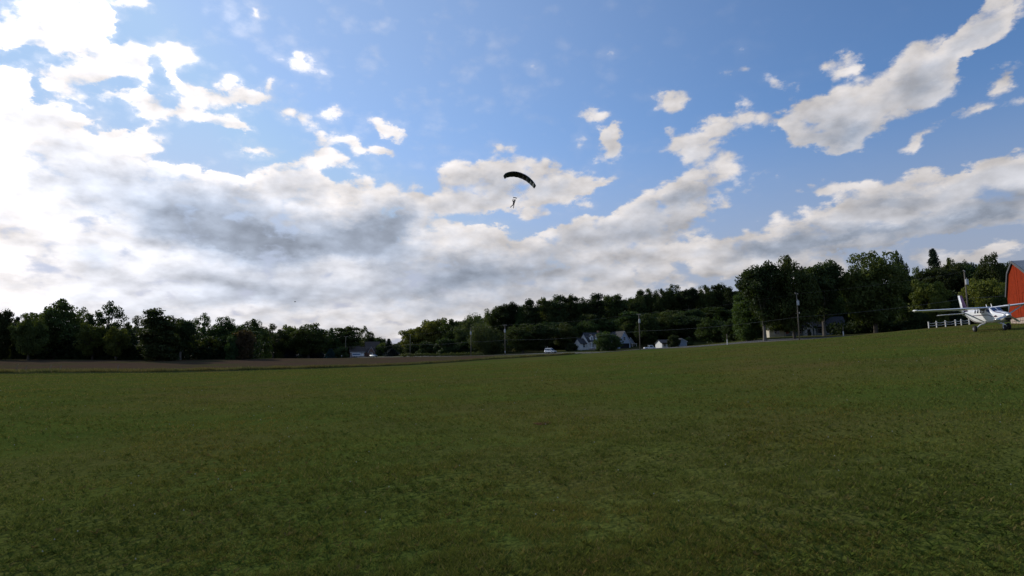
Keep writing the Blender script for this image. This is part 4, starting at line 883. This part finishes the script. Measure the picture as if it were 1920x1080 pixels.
# ------------------------------------------------------------------ vehicles
def vehicle(name, pos, rz, label, cat, L, W, H, kind, paint, nose=1):
    e = empty(name, pos, rz); tag(e, label, cat); hL, hW = L / 2, W / 2; zb, zw = .32, (.92 if kind != 'van' else 1.05)
    # lower body: rounded plan, lofted across its height
    def ringx(z, inset, f=0):
        pts = []
        for sx, sy in ((1, 1), (-1, 1), (-1, -1), (1, -1)):
            cx, cy = sx * (hL - inset - .35), sy * (hW - inset - .22)
            a0 = {(1,1):0,(-1,1):90,(-1,-1):180,(1,-1):270}[(sx,sy)]
            for k in range(4): a = R(a0 + k * 30); pts.append((cx + math.cos(a) * .35, cy + math.sin(a) * .22, z - (f * .10 if cx > 0 else 0)))
        return pts
    MB().loft([ringx(zb, .10), ringx(zb + .12, .02), ringx((zb + zw) / 2, 0), ringx(zw - .08, .03, 1), ringx(zw, .10, 1)]).build('body', paint, e, True)
    prof = {'suv': [(-hL+.12, zw), (-hL+.35, H-.08), (-hL+.6, H), (.35, H), (.6, H-.06), (1.25, zw)],
            'sedan': [(-hL+.55, zw-.02), (-hL+1.25, H-.06), (-hL+1.5, H), (.15, H), (.4, H-.05), (1.15, zw)],
            'pickup': [(-.55, zw), (-.45, H-.06), (-.25, H), (.75, H), (.95, H-.06), (1.5, zw)],
            'van': [(-hL+.06, zw), (-hL+.12, H-.12), (-hL+.3, H), (hL-1.6, H), (hL-1.35, H-.1), (hL-.75, zw)]}[kind]
    n = len(prof)
    def cabin(y, t): return [(x + (0 if t == 0 else (.0)), y, z) for x, z in prof]
    g0, g1 = hW - .10, hW - .26
    vs_ = [(x, (g0 if z < zw + .1 else g1) * s, z) for s in (-1, 1) for x, z in prof]
    cab = MB().add(vs_, [tuple(range(n))[::-1], tuple(range(n, 2 * n))] + [(k, k + 1, k + 1 + n, k + n) for k in range(n - 1)] + [(n - 1, 0, n, 2 * n - 1)]).build('cabin', paint, e, bevel=.04)
    xs = [q[0] for q in prof]; zt = H - .16; zl = zw + .06
    def side(xa, xb, xc, xd):
        for s in (-1, 1):
            def yy(z): return s * (g0 + (g1 - g0) * min(1, (z - zw) / (H - .06 - zw)) + .012)
            MB().add([(xa, yy(zl), zl), (xb, yy(zl), zl), (xc, yy(zt), zt), (xd, yy(zt), zt), (xa, yy(zl) - s*.02, zl), (xb, yy(zl) - s*.02, zl), (xc, yy(zt) - s*.02, zt), (xd, yy(zt) - s*.02, zt)],
                     [(0,1,2,3), (7,6,5,4), (0,4,5,1), (1,5,6,2), (2,6,7,3), (3,7,4,0)]).build('side_window', M['glass'], e)
    if kind == 'suv': side(-hL+.42, -1.0, -1.0, -hL+.55); side(-.9, .05, .05, -.9); side(.15, 1.0, .55, .15)
    elif kind == 'sedan': side(-hL+1.0, -.5, -.5, -hL+1.4); side(-.4, .8, .3, -.4)
    elif kind == 'pickup': side(-.4, 1.1, .8, -.3)
    else: side(hL-2.2, hL-1.0, hL-1.4, hL-2.2)
    # windscreen and rear window follow the slopes
    def pane(i, nm, m=.012):
        (x0, z0), (x1, z1) = prof[i], prof[i + 1]; d = Vector((x1 - x0, 0, z1 - z0)).normalized(); nn_ = Vector((-d.z, 0, d.x)) * m
        a, b = Vector((x0, 0, z0)) + d * .06, Vector((x1, 0, z1)) - d * .03
        MB().grid([[a + nn_ + Vector((0, -g0 + .12, 0)), a + nn_ + Vector((0, g0 - .12, 0))], [b + nn_ + Vector((0, -g1 + .1, 0)), b + nn_ + Vector((0, g1 - .1, 0))]]).build(nm, M['glass'], e)
    pane(0, 'rear_window'); pane(n - 2, 'windscreen')
    if kind == 'pickup': MB().box((-hL+.12, -hW+.14, zw + .001), (-.7, hW-.14, zw + .012)).build('load_bed', M['dark'], e)
    for x in (-hL + .85, hL - .9):
        for s in (-1, 1):
            w = MB().tube([(x, s * (hW - .2), .34), (x, s * (hW + .01), .34)], .35, 14).build('wheel', M['rubber'], e); MB().tube([(x, s * (hW + .012), .34), (x, s * (hW + .03), .34)], .2, 10).build('rim', M['alu'], w)
    for s in (-1, 1):
        MB().box((hL - .12, s * (hW - .42) - .16, zw - .33), (hL + .015, s * (hW - .42) + .16, zw - .16)).build('headlight', M['lamp'], e, bevel=.02)
        MB().box((-hL - .015, s * (hW - .3) - .1, zw - .3), (-hL + .1, s * (hW - .3) + .1, zw - .1)).build('tail_light', M['redlens'], e, bevel=.02)
        MB().box((hL - 1.75 if kind != 'sedan' else .75, s * (hW + .08) - .07, zw + .02), (hL - 1.6 if kind != 'sedan' else .9, s * (hW + .08) + .07, zw + .16)).build('mirror', paint, e)
    MB().box((hL - .05, -hW + .45, zb + .1), (hL + .02, hW - .45, zb + .28)).build('grille', M['grill'], e)
    return e
def road_pos(px, S_):      # point on the road (X+Y=S) seen in column px
    d = ray(px, 660); k = S_ / (d.x + d.y); x, y = d.x * k, d.y * k; return Vector((x, y, gz(x, y) + .09))
v = vehicle('suv', road_pos(1032, ROAD_N + 1.9), R(-45), 'white off-road car driving along the road left of the white house', 'car', 4.6, 1.85, 1.75, 'suv', M['paintw'])
MB().tube([(-1.9, .6, 1.78), (-1.5, .2, 2.1), (-1.1, -.1, 2.35)], [.05, .05, .04], 5).build('roof_load', M['steel'], v)
for s in (-1, 1): MB().box((-1.6, s * .6 - .03, 1.76), (.2, s * .6 + .03, 1.84)).build('roof_rail', M['alu'], v)
vehicle('sedan', road_pos(700.5, ROAD_N + 1.9), R(-45), 'silver-white sedan driving on the road in front of the brown-roofed house', 'car', 4.7, 1.85, 1.5, 'sedan', M['paintsilver'])
vehicle('pickup_truck', on(1218, 226), R(8), 'small white pickup parked between the transformer pole and the bungalow', 'pickup truck', 4.6, 1.9, 1.7, 'pickup', M['paintw'])
vehicle('parked_van', on(1718, 160), R(55), 'white van parked with its rear to us under the dark trees behind the left wingtip', 'van', 4.9, 1.9, 1.95, 'van', M['paintw'])
vehicle('parked_van', on(484, 325), R(4), 'pale grey van parked beside the rusty brown bush', 'van', 5.0, 1.9, 1.8, 'van', M['paintsilver'])

# roadside marker posts and mailboxes
def marker(px, D, top, low, label):
    b = on(px, D); H = P(px, top, D).z - b.z; e = empty('marker_post', b); tag(e, label, 'post')
    MB().tube([(0, 0, -.2), (0, 0, H * .5)], .13, 8).build('white_sleeve', M['postwhite'], e); MB().tube([(0, 0, H * .5), (0, 0, H)], .12, 8).build('wooden_top', M['polewood'], e)
marker(1364, 157, 626, 0, 'short round post with a white lower half by the road')
marker(1583, 150, 613, 0, 'thin short post by the road between the maples')
b = on(641, 290); e = empty('mailbox', b); tag(e, 'tiny white mailbox on a post at the far roadside', 'mailbox'); MB().box((-.05, -.05, -.1), (.05, .05, 1.0)).build('post', M['polewood'], e); MB().prism([(-.18, 0), (.18, 0), (.18, .22), (.1, .36), (-.1, .36), (-.18, .22)], -.3, .3, Matrix.Translation((0, 0, 1.0))).build('box', M['postwhite'], e)

# ------------------------------------------------------------------ paddock fence beside the aircraft
pf = [(1745, 109), (1760, 109.5), (1777, 110), (1796, 110), (1807, 111), (1822, 112)]
b0 = on(1745, 109); e = empty('rail_fence', b0); tag(e, 'weathered white post fence with sagging rails left of the aircraft', 'fence')
fp = [on(px, D) - b0 for px, D in pf]
for q in fp: MB().box((q.x - .08, q.y - .08, q.z - .2), (q.x + .08, q.y + .08, q.z + 1.2)).build('post', M['postwhite'], e, bevel=.015)
for a, b in zip(fp, fp[1:]):
    for hh, sg in ((1.0, .22), (.5, .12)):
        MB().tube([a.lerp(b, u) + Vector((0, 0, hh - sg * 4 * u * (1 - u))) for u in (.03, .25, .5, .75, .97)], .045, 6).build('rail', M['postwhite'], e, True)

# ------------------------------------------------------------------ red barn
DB = 92; pb = on(1912, DB, 606); pk = P(1893, 488, DB); e = empty('red_barn', pb)
hH = pk.z - pb.z; wdir = Vector((-.42, -.907, 0)); rdir = Vector((.907, -.42, 0))     # along the gable towards us; along the ridge
e.rotation_euler = (0, 0, math.atan2(rdir.y, rdir.x)); tag(e, 'red wooden barn with a gambrel metal roof at the right edge', 'barn')
# local: x along the ridge, y away from us (opposite of wdir); profile in (y, z)
prof = [(4.2, 0), (4.2, hH * .50), (2.6, hH * .84), (0, hH), (-3.2, hH * .86), (-9.4, hH * .56), (-9.4, 0)]
k_ = 1.0
LEN = 24
sb = .95
wallp = [(y, max(z, sb)) for y, z in prof]
MB().add([(x, y, z) for x in (0, LEN) for y, z in wallp], [tuple(range(7)), tuple(range(13, 6, -1))] + [(j, j + 7, (j + 1) % 7 + 7, (j + 1) % 7) for j in range(7)]).build('wall', M['barnred'], e)
MB().box((.06, -9.34, -.8), (LEN - .06, 4.14, sb - .01)).build('foundation', M['mortar'], e)
g_ = random.Random(3); y = -9.4
while y < 3.6:                                         # block footing on the gable side
    w_ = g_.uniform(.6, 1.1)
    for r_ in range(2):
        z0 = -.1 + r_ * .5; MB().box((-.05 - g_.uniform(0, .05), y + .03, z0), (.3, min(y + w_ - .03, 4.2), z0 + .46)).build('stone', M['stone'], e, bevel=.03)
    y += w_
x = .3
while x < 9:
    w_ = g_.uniform(.7, 1.2)
    for r_ in range(2): z0 = -.1 + r_ * .5; MB().box((x + .03, -9.46 - g_.uniform(0, .05), z0), (x + w_ - .03, -9.1, z0 + .46)).build('stone', M['stone'], e, bevel=.03)
    x += w_
# vertical boards on the gable, each a plank standing proud by a different amount
def htop(y):
    for (ya, za), (yb, zb_) in zip(prof[1:-1], prof[2:-1]):
        if yb <= y <= ya: return za + (zb_ - za) * (ya - y) / (ya - yb)
    return prof[1][1]
y = -9.38
while y < 4.1:
    w_ = min(.46, 4.18 - y)
    pr = g_.uniform(.02, .05); MB().add([(-pr, y + .006, sb), (-pr, y + w_ - .006, sb), (-pr, y + w_ - .012, htop(y + w_) - .02), (-pr, y + .012, htop(y) - .02), (-.001, y + .012, sb), (-.001, y + w_ - .012, sb), (-.001, y + w_ - .012, htop(y + w_) - .02), (-.001, y + .012, htop(y) - .02)], [(0,1,2,3), (7,6,5,4), (0,4,5,1), (1,5,6,2), (2,6,7,3), (3,7,4,0)]).build('plank', M['barnred'], e)
    y += .46
# hatch with its frame
hy0, hy1, hz0, hz1 = -6.6, -2.6, hH * .30, hH * .47
h = MB().box((-.10, hy0, hz1), (-.052, hy1, hz1 + .14)).box((-.10, hy0 - .14, hz0), (-.052, hy0, hz1 + .14)).box((-.10, hy1, hz0), (-.052, hy1 + .14, hz1 + .14)).build('hatch', M['barnred'], e); MB().box((-.075, hy0 + .04, hz0), (-.052, hy1 - .04, hz1 - .04)).build('hatch_panel', M['barnred'], h)
# roof slopes in sheets, with dark barge boards
for j in range(1, 5):
    (ya, za), (yb, zb_) = prof[j], prof[j + 1]; d = Vector((0, yb - ya, zb_ - za)); nn_ = Vector((0, -d.z, d.y)).normalized(); nn_ = nn_ if nn_.z > 0 else -nn_
    a = Vector((0, ya, za)); b = Vector((0, yb, zb_))
    if j == 1: a -= d.normalized() * .4
    if j == 4: b += d.normalized() * .5
    x = -.2
    while x < LEN + .4:
        x2 = min(x + 2.4, LEN + .45)
        q = [Vector((xx, 0, 0)) + p_ + nn_ * o_ for o_ in (.03, .09) for xx, p_ in ((x + .01, a), (x2 - .01, a), (x2 - .01, b), (x + .01, b))]
        MB().add(q, [(0,1,2,3), (7,6,5,4), (0,4,5,1), (1,5,6,2), (2,6,7,3), (3,7,4,0)]).build('roof_sheet', M['tin'], e); x += 2.4
    q = [Vector((xx, 0, 0)) + p_ + nn_ * o_ for o_ in (-.28, .11) for xx, p_ in ((-.28, a), (-.21, a), (-.21, b), (-.28, b))]
    MB().add(q, [(0,1,2,3), (7,6,5,4), (0,4,5,1), (1,5,6,2), (2,6,7,3), (3,7,4,0)]).build('barge_board', M['barndark'], e)

# ------------------------------------------------------------------ aircraft (local: +x nose, +y port, z up)
DP = 71; pp = on(1861, DP, 620)
sx_ = (gz(pp.x + 3, pp.y) - gz(pp.x - 3, pp.y)) / 6; sy_ = (gz(pp.x, pp.y + 3) - gz(pp.x, pp.y - 3)) / 6
e = empty('light_aircraft', pp); tag(e, 'white high-wing propeller aircraft with dark purple fin and stripes parked on the grass', 'aircraft')
nrm = Vector((-sx_, -sy_, 1)).normalized(); view = Vector((pp.x, pp.y, 0)).normalized(); urt = Vector((view.y, -view.x, 0))
HEAD = R(23); nose = (-view * math.cos(HEAD) + urt * math.sin(HEAD)); nose = (nose - nrm * nose.dot(nrm)).normalized(); port = nrm.cross(nose)
e.rotation_euler = Matrix((nose, port, nrm)).transposed().to_euler()
ST = [ # x, half width, z low, z high, roundness
 (4.02,.36,1.42,2.02,2.2),(3.85,.42,1.26,2.12,2.3),(3.3,.50,1.12,2.20,2.6),(2.6,.60,1.02,2.27,2.8),(2.15,.66,.98,2.33,3),(1.75,.70,.96,2.62,3),(1.35,.74,.95,2.84,3.2),(.6,.78,.95,2.88,3.4),(-1.5,.78,.95,2.88,3.4),(-2.6,.74,.98,2.84,3.2),(-3.6,.60,1.16,2.74,3),(-4.8,.42,1.50,2.64,2.6),(-6.0,.25,1.88,2.56,2.4),(-7.1,.10,2.16,2.48,2.2)]
SA = np.array(ST)
def hull(x, th, off=0):
    hw, zl, zh, rn = [float(np.interp(-x, -SA[:, 0], SA[:, k])) for k in (1, 2, 3, 4)]
    c, s_ = math.cos(th), math.sin(th); k = (abs(c) ** rn + abs(s_) ** rn) ** (-1 / rn)
    return Vector((x, c * k * (hw + off), (zl + zh) / 2 + s_ * k * ((zh - zl) / 2 + off)))
xs = list(np.linspace(4.02, 1.35, 16)) + list(np.linspace(1.1, -7.1, 26))
MB().loft([[hull(x, 2 * math.pi * k / 28) for k in range(28)] for x in xs]).build('fuselage', M['paintw'], e, True)
def patch(name, m, x0, x1, t0, t1, off=.012, x0b=None, x1b=None, nx=4, nt=4, parent=e):
    rows = []
    for i in range(nt + 1):
        v_ = i / nt; a = x0 + ((x0b if x0b is not None else x0) - x0) * v_; b = x1 + ((x1b if x1b is not None else x1) - x1) * v_
        rows.append([hull(a + (b - a) * j / nx, R(t0 + (t1 - t0) * v_), off) for j in range(nx + 1)])
    return MB().grid(rows).build(name, m, parent, True)
for s_ in (0, 1):        # s=0 port, s=1 starboard
    f = (lambda a: a) if s_ == 0 else (lambda a: 180 - a)
    patch('windscreen', M['windscreen'], 2.02, 1.42, f(52), f(86), nx=6, nt=6, x0b=2.10, x1b=1.42)
    patch('cockpit_window', M['windscreen'], 1.72, 1.0, f(22), f(42), x0b=1.45, x1b=1.0)
    for xw in (.55, -.15, -.85, -1.55): patch('cabin_window', M['glass'], xw, xw - .42, f(20), f(40))
    # cheat lines
    patch('stripe', M['darkstripe'], 2.9, -3.4, f(1), f(6), nx=24, nt=1, x0b=3.0, x1b=-3.6)
    patch('stripe', M['darkstripe'], 3.0, 2.3, f(6), f(20), nx=6, nt=3, x0b=2.75, x1b=2.65)
    rows = [[], []]
    for k in range(25):
        u = k / 24; x = -1.0 - 5.4 * u; a = -58 + 60 * u
        rows[0].append(hull(x, R(f(a)), .012)); rows[1].append(hull(x, R(f(a + 6)), .012))
    MB().grid(rows).build('stripe', M['darkstripe'], e, True)
    rows = [[], []]
    for k in range(13):
        u = k / 12; x = 3.9 - 1.9 * u; a = 40 + 14 * u; rows[0].append(hull(x, R(f(a)), .012)); rows[1].append(hull(x, R(f(a + 10)), .012))
    MB().grid(rows).build('stripe', M['darkstripe'], e, True)
d_ = patch('cabin_door', M['paintw'], 1.75, .85, 180 - 18, 180 + 40, off=.010)
MB().box((3.98, -.30, 1.22), (4.06, .30, 1.50)).build('cowl_intake', M['dark'], e, bevel=.03)
MB().tube([(3.2, -.48, 1.45), (2.9, -.68, 1.35), (2.6, -.78, 1.3)], [.11, .11, .10], 10).build('exhaust_stack', M['alu'], e, True)
# wing
def wing(name, pts, m, parent=e, flip=1, vert=False):
    """pts: (span, x_le, x_te, z, thickness)"""
    rings = []
    for sp, le, te, z, t in pts:
        c = le - te; r = []
        for u, q in ((0, 0), (.04, .35), (.15, .8), (.35, 1), (.65, .7), (1, .06), (1, -.06), (.65, -.25), (.35, -.38), (.15, -.35), (.04, -.2)):
            r.append(Vector((le - u * c, sp * flip, z - u * c * .085 + q * t * .62)) if not vert else Vector((le - u * c, q * t * .5 if q >= 0 else q * t * 1.2, sp)))
        rings.append(r)
    return MB().loft(rings).build(name, m, parent, True)
for sd in (1, -1):
    w = wing('wing', [(.0, 1.22, -.80, 2.80, .26), (2.9, 1.18, -.72, 2.93, .25), (7.6, .92, -.32, 3.14, .17), (7.85, .84, -.28, 3.16, .12)], M['paintw'], flip=sd)
    MB().tube([(.95, 7.86 * sd, 3.20), (.3, 8.02 * sd, 3.20), (-.32, 7.92 * sd, 3.20)], [.07, .11, .04], 8).build('wing_tip', M['trim'], w, True)
    MB().tube([(.15, .74 * sd, 1.15), (.25, 2.1 * sd, 2.05), (.35, 3.5 * sd, 2.93)], [.07, .085, .07], 8).build('wing_strut', M['paintw'], e, True)
    for y_ in (2.0, 4.6, 6.6): MB().box((-.95, y_ * sd - .04, 2.78 + y_ * .045), (-.15, y_ * sd + .04, 2.9 + y_ * .045)).build('flap_fairing', M['paintw'], w, bevel=.02)
    wing('tailplane', [(.12, -5.75, -6.95, 2.36, .12), (3.1, -6.05, -6.85, 2.40, .08)], M['paintw'], flip=sd)
    # main gear
    MB().tube([(-.1, .45 * sd, 1.02), (-.1, 1.1 * sd, .82), (-.1, 1.62 * sd, .42)], [.10, .085, .07], 8).build('gear_leg', M['paintw'], e, True)
    w = MB().loft([[(-.1 + math.cos(q) * r_, y_ * sd, .40 + math.sin(q) * r_) for q in [2 * math.pi * k / 20 for k in range(20)]] for y_, r_ in ((1.60, .24), (1.62, .36), (1.68, .41), (1.80, .41), (1.86, .36), (1.88, .24))]).build('wheel', M['rubber'], e, True)
    MB().tube([(-.1, 1.86 * sd, .40), (-.1, 1.90 * sd, .40)], .17, 12).build('rim', M['alu'], w)
fin = wing('fin', [(2.3, -4.9, -6.55, 0, .16), (3.1, -5.55, -6.75, 0, .14), (4.75, -6.45, -7.10, 0, .09)], M['purple'], vert=True)
wing('rudder', [(2.35, -6.58, -7.35, 0, .09), (3.1, -6.78, -7.45, 0, .09), (4.78, -7.12, -7.70, 0, .07)], M['paintw'], fin, vert=True)
MB().add([(-3.6, -.03, 2.72), (-3.6, .03, 2.72), (-5.6, .05, 3.05), (-5.6, -.05, 3.05), (-5.6, -.06, 2.45), (-5.6, .06, 2.45), (-3.6, .03, 2.6), (-3.6, -.03, 2.6)], [(0,1,2,3), (4,5,6,7), (0,3,4,7), (1,6,5,2), (0,7,6,1), (3,2,5,4)]).build('dorsal_fillet', M['paintw'], e)
# nose gear
MB().tube([(2.75, 0, 1.05), (2.9, 0, .62)], [.07, .055], 8).build('nose_leg', M['alu'], e, True)
MB().box((2.84, -.14, .30), (2.96, -.10, .74)).box((2.84, .10, .30), (2.96, .14, .74)).box((2.84, -.10, .66), (2.96, .10, .74)).build('nose_fork', M['paintw'], e)
w = MB().loft([[(2.9 + math.cos(q) * r_, y_, .34 + math.sin(q) * r_) for q in [2 * math.pi * k / 18 for k in range(18)]] for y_, r_ in ((-.09, .26), (-.07, .33), (.07, .33), (.09, .26))]).build('nose_wheel', M['rubber'], e, True)
# propeller
pc = Vector((4.18, 0, 1.78))
pr_ = MB().loft([[Vector((x, math.cos(q) * r_, 1.78 + math.sin(q) * r_)) for q in [2 * math.pi * k / 16 for k in range(16)]] for x, r_ in ((4.0, .24), (4.15, .23), (4.35, .17), (4.5, .07), (4.55, .01))]).build('spinner', M['alu'], e, True)
for k in range(3):
    a = R(78 + 120 * k); u_ = Vector((0, math.cos(a), math.sin(a))); v_ = Vector((0, -math.sin(a), math.cos(a))); rings = []
    for r_, c_, tw in ((.18, .10, 55), (.45, .20, 42), (.85, .23, 30), (1.12, .20, 22), (1.33, .12, 18)):
        ch = (v_ * math.cos(R(tw)) + Vector((1, 0, 0)) * math.sin(R(tw))) * c_ / 2; th_ = (Vector((1, 0, 0)) * math.cos(R(tw)) - v_ * math.sin(R(tw))) * .018
        c0 = pc + u_ * r_; rings.append([c0 + ch, c0 + th_, c0 - ch, c0 - th_])
    b_ = MB().loft(rings[:4]).build('propeller_blade', M['alu'], e); MB().loft(rings[3:]).build('blade_tip', M['yellowtip'], b_)
for x, hgt in ((.9, .38), (-.3, .34)): MB().add([(x, -.01, 2.88), (x - .22, -.01, 2.88), (x - .26, -.01, 2.90 + hgt), (x - .18, -.01, 2.90 + hgt), (x, .01, 2.88), (x - .22, .01, 2.88), (x - .26, .01, 2.90 + hgt), (x - .18, .01, 2.90 + hgt)], [(0,1,2,3), (7,6,5,4), (0,4,5,1), (1,5,6,2), (2,6,7,3), (3,7,4,0)]).build('antenna', M['trim'], e)
MB().box((-1.3, -.72, .80), (-.3, -.52, .84)).build('step', M['alu'], e)

# ------------------------------------------------------------------ parachute and jumper
DJ = 135; cpt = P(973, 336, DJ)
g = FWD.copy(); ux, uz = RIGHT, UP                     # canopy seen from behind: its span across the view
# place the arc in a vertical plane facing the field
ax = Vector((1, 0, 0)); az_ = Vector((0, 0, 1)); ay = Vector((0, 1, 0)); px2m = DJ / F
can = empty('parachute', cpt); tag(can, 'dark ram-air parachute canopy arched above the jumper', 'parachute')
# leading edge arc, from left tip to right tip (x right, z up in metres about the centre)
arc = [(-28, 3.5), (-24, 7.8), (-17, 10), (-9, 10.6), (-1, 9.2), (7, 6.2), (14.5, 1.9), (21.5, -4.2), (26.5, -10.2), (30, -16)]
arc = [Vector((x * px2m, 0, z * px2m)) for x, z in arc]
def cell_ring(i):
    p = arc[i]; t = (arc[min(i+1, 9)] - arc[max(i-1, 0)]).normalized(); n_ = Vector((-t.z, 0, t.x)); taper = 1 - .3 * abs((i - 4.5) / 4.5) ** 3
    ch = 2.7 * taper; out_ = []
    tilt = .10
    for u, q in ((0, .05), (.03, .22), (.12, .36), (.3, .42), (.6, .28), (1, .02), (1, -.01), (.6, -.03), (.3, -.05), (.08, -.06), (0, -.02)):
        out_.append(p + ay * (1.2 - u * ch) * -1 + n_ * (q * .95 * taper) + n_ * (u * ch * -tilt))
    return out_
for i in range(9):
    A, B = cell_ring(i), cell_ring(i + 1); mid = [(a + b) / 2 + (((a + b) / 2 - (arc[i] + arc[i+1]) / 2).normalized() * .06) for a, b in zip(A, B)]
    MB().loft([A, [a.lerp(m, .7) * 1.0 for a, m in zip(A, mid)], mid, [b.lerp(m, .7) for b, m in zip(B, mid)], B]).build('cell', M['canopyteal'] if i in (0, 1, 6, 7, 8) else M['canopyblack'], can, True)
# slider, risers and lines come down to the jumper
jp = P(962.5, 380, DJ) - cpt                           # pelvis of the jumper, local to the canopy
def jl(px, py, dy=0): return P(px, py, DJ) - cpt + ay * dy
sl = [jl(962.3, 370.3, -.25), jl(969.2, 371.6, -.25), jl(969.2, 371.6, .3), jl(962.3, 370.3, .3)]
MB().add([v_ for v_ in sl] + [v_ + Vector((0, 0, .05)) for v_ in sl], [(0,1,2,3), (7,6,5,4), (0,4,5,1), (1,5,6,2), (2,6,7,3), (3,7,4,0)]).build('slider', M['webbing'], can)
shL, shR = jl(961.9, 376.2), jl(965.1, 376.0)
for a, b in ((sl[0], shL), (sl[1], shR)): MB().tube([a, b], .022, 5).build('riser', M['webbing'], can)
mb = MB()
for i in range(0, 10):
    for u in (.1, .75): mb.tube([cell_ring(i)[9] - ay * 0 + ay * (u * 2.2 * 1), (sl[0] if i < 5 else sl[1])], .0011, 3, False)
mb.build('suspension_lines', M['webbing'], can)
# the jumper: one continuous body
base = P(962.5, 380, DJ); person = empty('person', base); tag(person, 'skydiver in dark clothes with legs apart hanging under the parachute, hands up at the toggles', 'person')
def w_(px, py, dy=0): return P(px, py, DJ) - base + ay * dy
pel = w_(963.0, 382.0); che = w_(964.0, 377.4); nek = w_(964.2, 376.2); hed = w_(964.0, 374.9)
hk = w_(962.4, 383.6); hr = w_(963.6, 383.8)
J = [pel, che, nek, hed,
     w_(962.9, 376.9), w_(961.3, 378.2, -.18), w_(960.8, 375.8, -.22), w_(961.0, 374.9, -.22),
     w_(965.2, 376.8), w_(966.4, 377.6, -.18), w_(966.7, 375.3, -.22), w_(966.8, 374.5, -.22),
     hk, w_(959.7, 386.0, -.10), w_(957.2, 388.6, .05), w_(956.7, 388.3, -.18),
     hr, w_(963.1, 386.6, -.15), w_(962.9, 389.8, .15), w_(962.4, 390.1, -.10)]
E = [(0,1),(1,2),(2,3),(1,4),(4,5),(5,6),(6,7),(1,8),(8,9),(9,10),(10,11),(0,12),(12,13),(13,14),(14,15),(0,16),(16,17),(17,18),(18,19)]
RD = [.17,.19,.07,.115,.08,.055,.04,.04,.08,.055,.04,.04,.10,.075,.055,.05,.10,.075,.055,.05]
me = bpy.data.meshes.new('body'); me.from_pydata([tuple(j) for j in J], E, []); me.materials.append(M['suit']); bo = link('body', me, person)
bo.modifiers.new('skin', 'SKIN'); sub = bo.modifiers.new('sub', 'SUBSURF'); sub.levels = 2; sub.render_levels = 2
lay = me.skin_vertices[0] if me.skin_vertices else None
if lay is None:
    bm = bmesh.new(); bm.from_mesh(me); bm.verts.layers.skin.verify(); bm.to_mesh(me); bm.free(); lay = me.skin_vertices[0]
for i, r_ in enumerate(RD): lay.data[i].radius = (r_ * 1.25, r_ * 1.25)
lay.data[0].use_root = True
hc = hed + Vector((0, 0, .02))
bmh = bmesh.new(); bmesh.ops.create_uvsphere(bmh, u_segments=14, v_segments=10, radius=.15); hm_ = bpy.data.meshes.new('helmet'); bmh.to_mesh(hm_); bmh.free(); hm_.materials.append(M['webbing']); link('helmet', hm_, person, hc)
bmh = bmesh.new(); bmesh.ops.create_uvsphere(bmh, u_segments=10, v_segments=8, radius=.1); hm_ = bpy.data.meshes.new('face'); bmh.to_mesh(hm_); bmh.free(); hm_.materials.append(M['skin']); o = link('face', hm_, person, hc + Vector((0, -.075, -.02))); o.scale = (.85, .9, 1.1)
for q in (7, 11):
    mb = MB(); c0 = J[q]; mb.tube([c0 + Vector((0, 0, -.03)), c0 + Vector((0, 0, .05))], [.03, .04], 6)
    for k in range(4): mb.tube([c0 + Vector((-.03 + .02 * k, 0, .04)), c0 + Vector((-.03 + .02 * k, -.02, .085)), c0 + Vector((-.03 + .02 * k, -.045, .06))], [.011, .01, .008], 5)
    mb.tube([c0 + Vector((.03, 0, 0)), c0 + Vector((.055, -.02, .03)), c0 + Vector((.04, -.045, .045))], [.012, .011, .009], 5); mb.build('hand', M['skin'], person, True)
MB().box((che.x - .17, che.y + .14, che.z - .38), (che.x + .17, che.y + .34, che.z + .12)).build('container_pack', M['webbing'], person, bevel=.04)
for q, a in ((14, 15), (18, 19)):
    MB().tube([J[q] + Vector((0, .06, -.02)), J[a] + Vector((0, -.06, -.02))], [.06, .05], 8).build('shoe', M['rubber'], person, True)
for a, b in ((12, 14), (16, 18)): pass
# a distant bird
b = P(553, 566, 90); e = empty('bird', b); tag(e, 'tiny distant bird in the sky above the left trees', 'bird')
MB().tube([(-.16, 0, 0), (-.08, 0, .01), (.06, 0, .01), (.14, 0, .02), (.18, 0, .015)], [.005, .035, .045, .03, .005], 7).build('body', M['bird'], e, True)
for s_ in (-1, 1): MB().add([(.07, 0, .02), (-.06, 0, .02), (.02, s_ * .16, .10), (.08, s_ * .15, .10), (-.06, s_ * .34, .05), (.07, 0, .008), (-.06, 0, .01), (.02, s_ * .16, .09), (.08, s_ * .15, .09)], [(0,1,2,3), (3,2,4), (5,8,7,6), (8,4,7), (0,3,8,5), (1,6,7,2), (2,7,4), (3,4,8)]).build('wing', M['bird'], e)
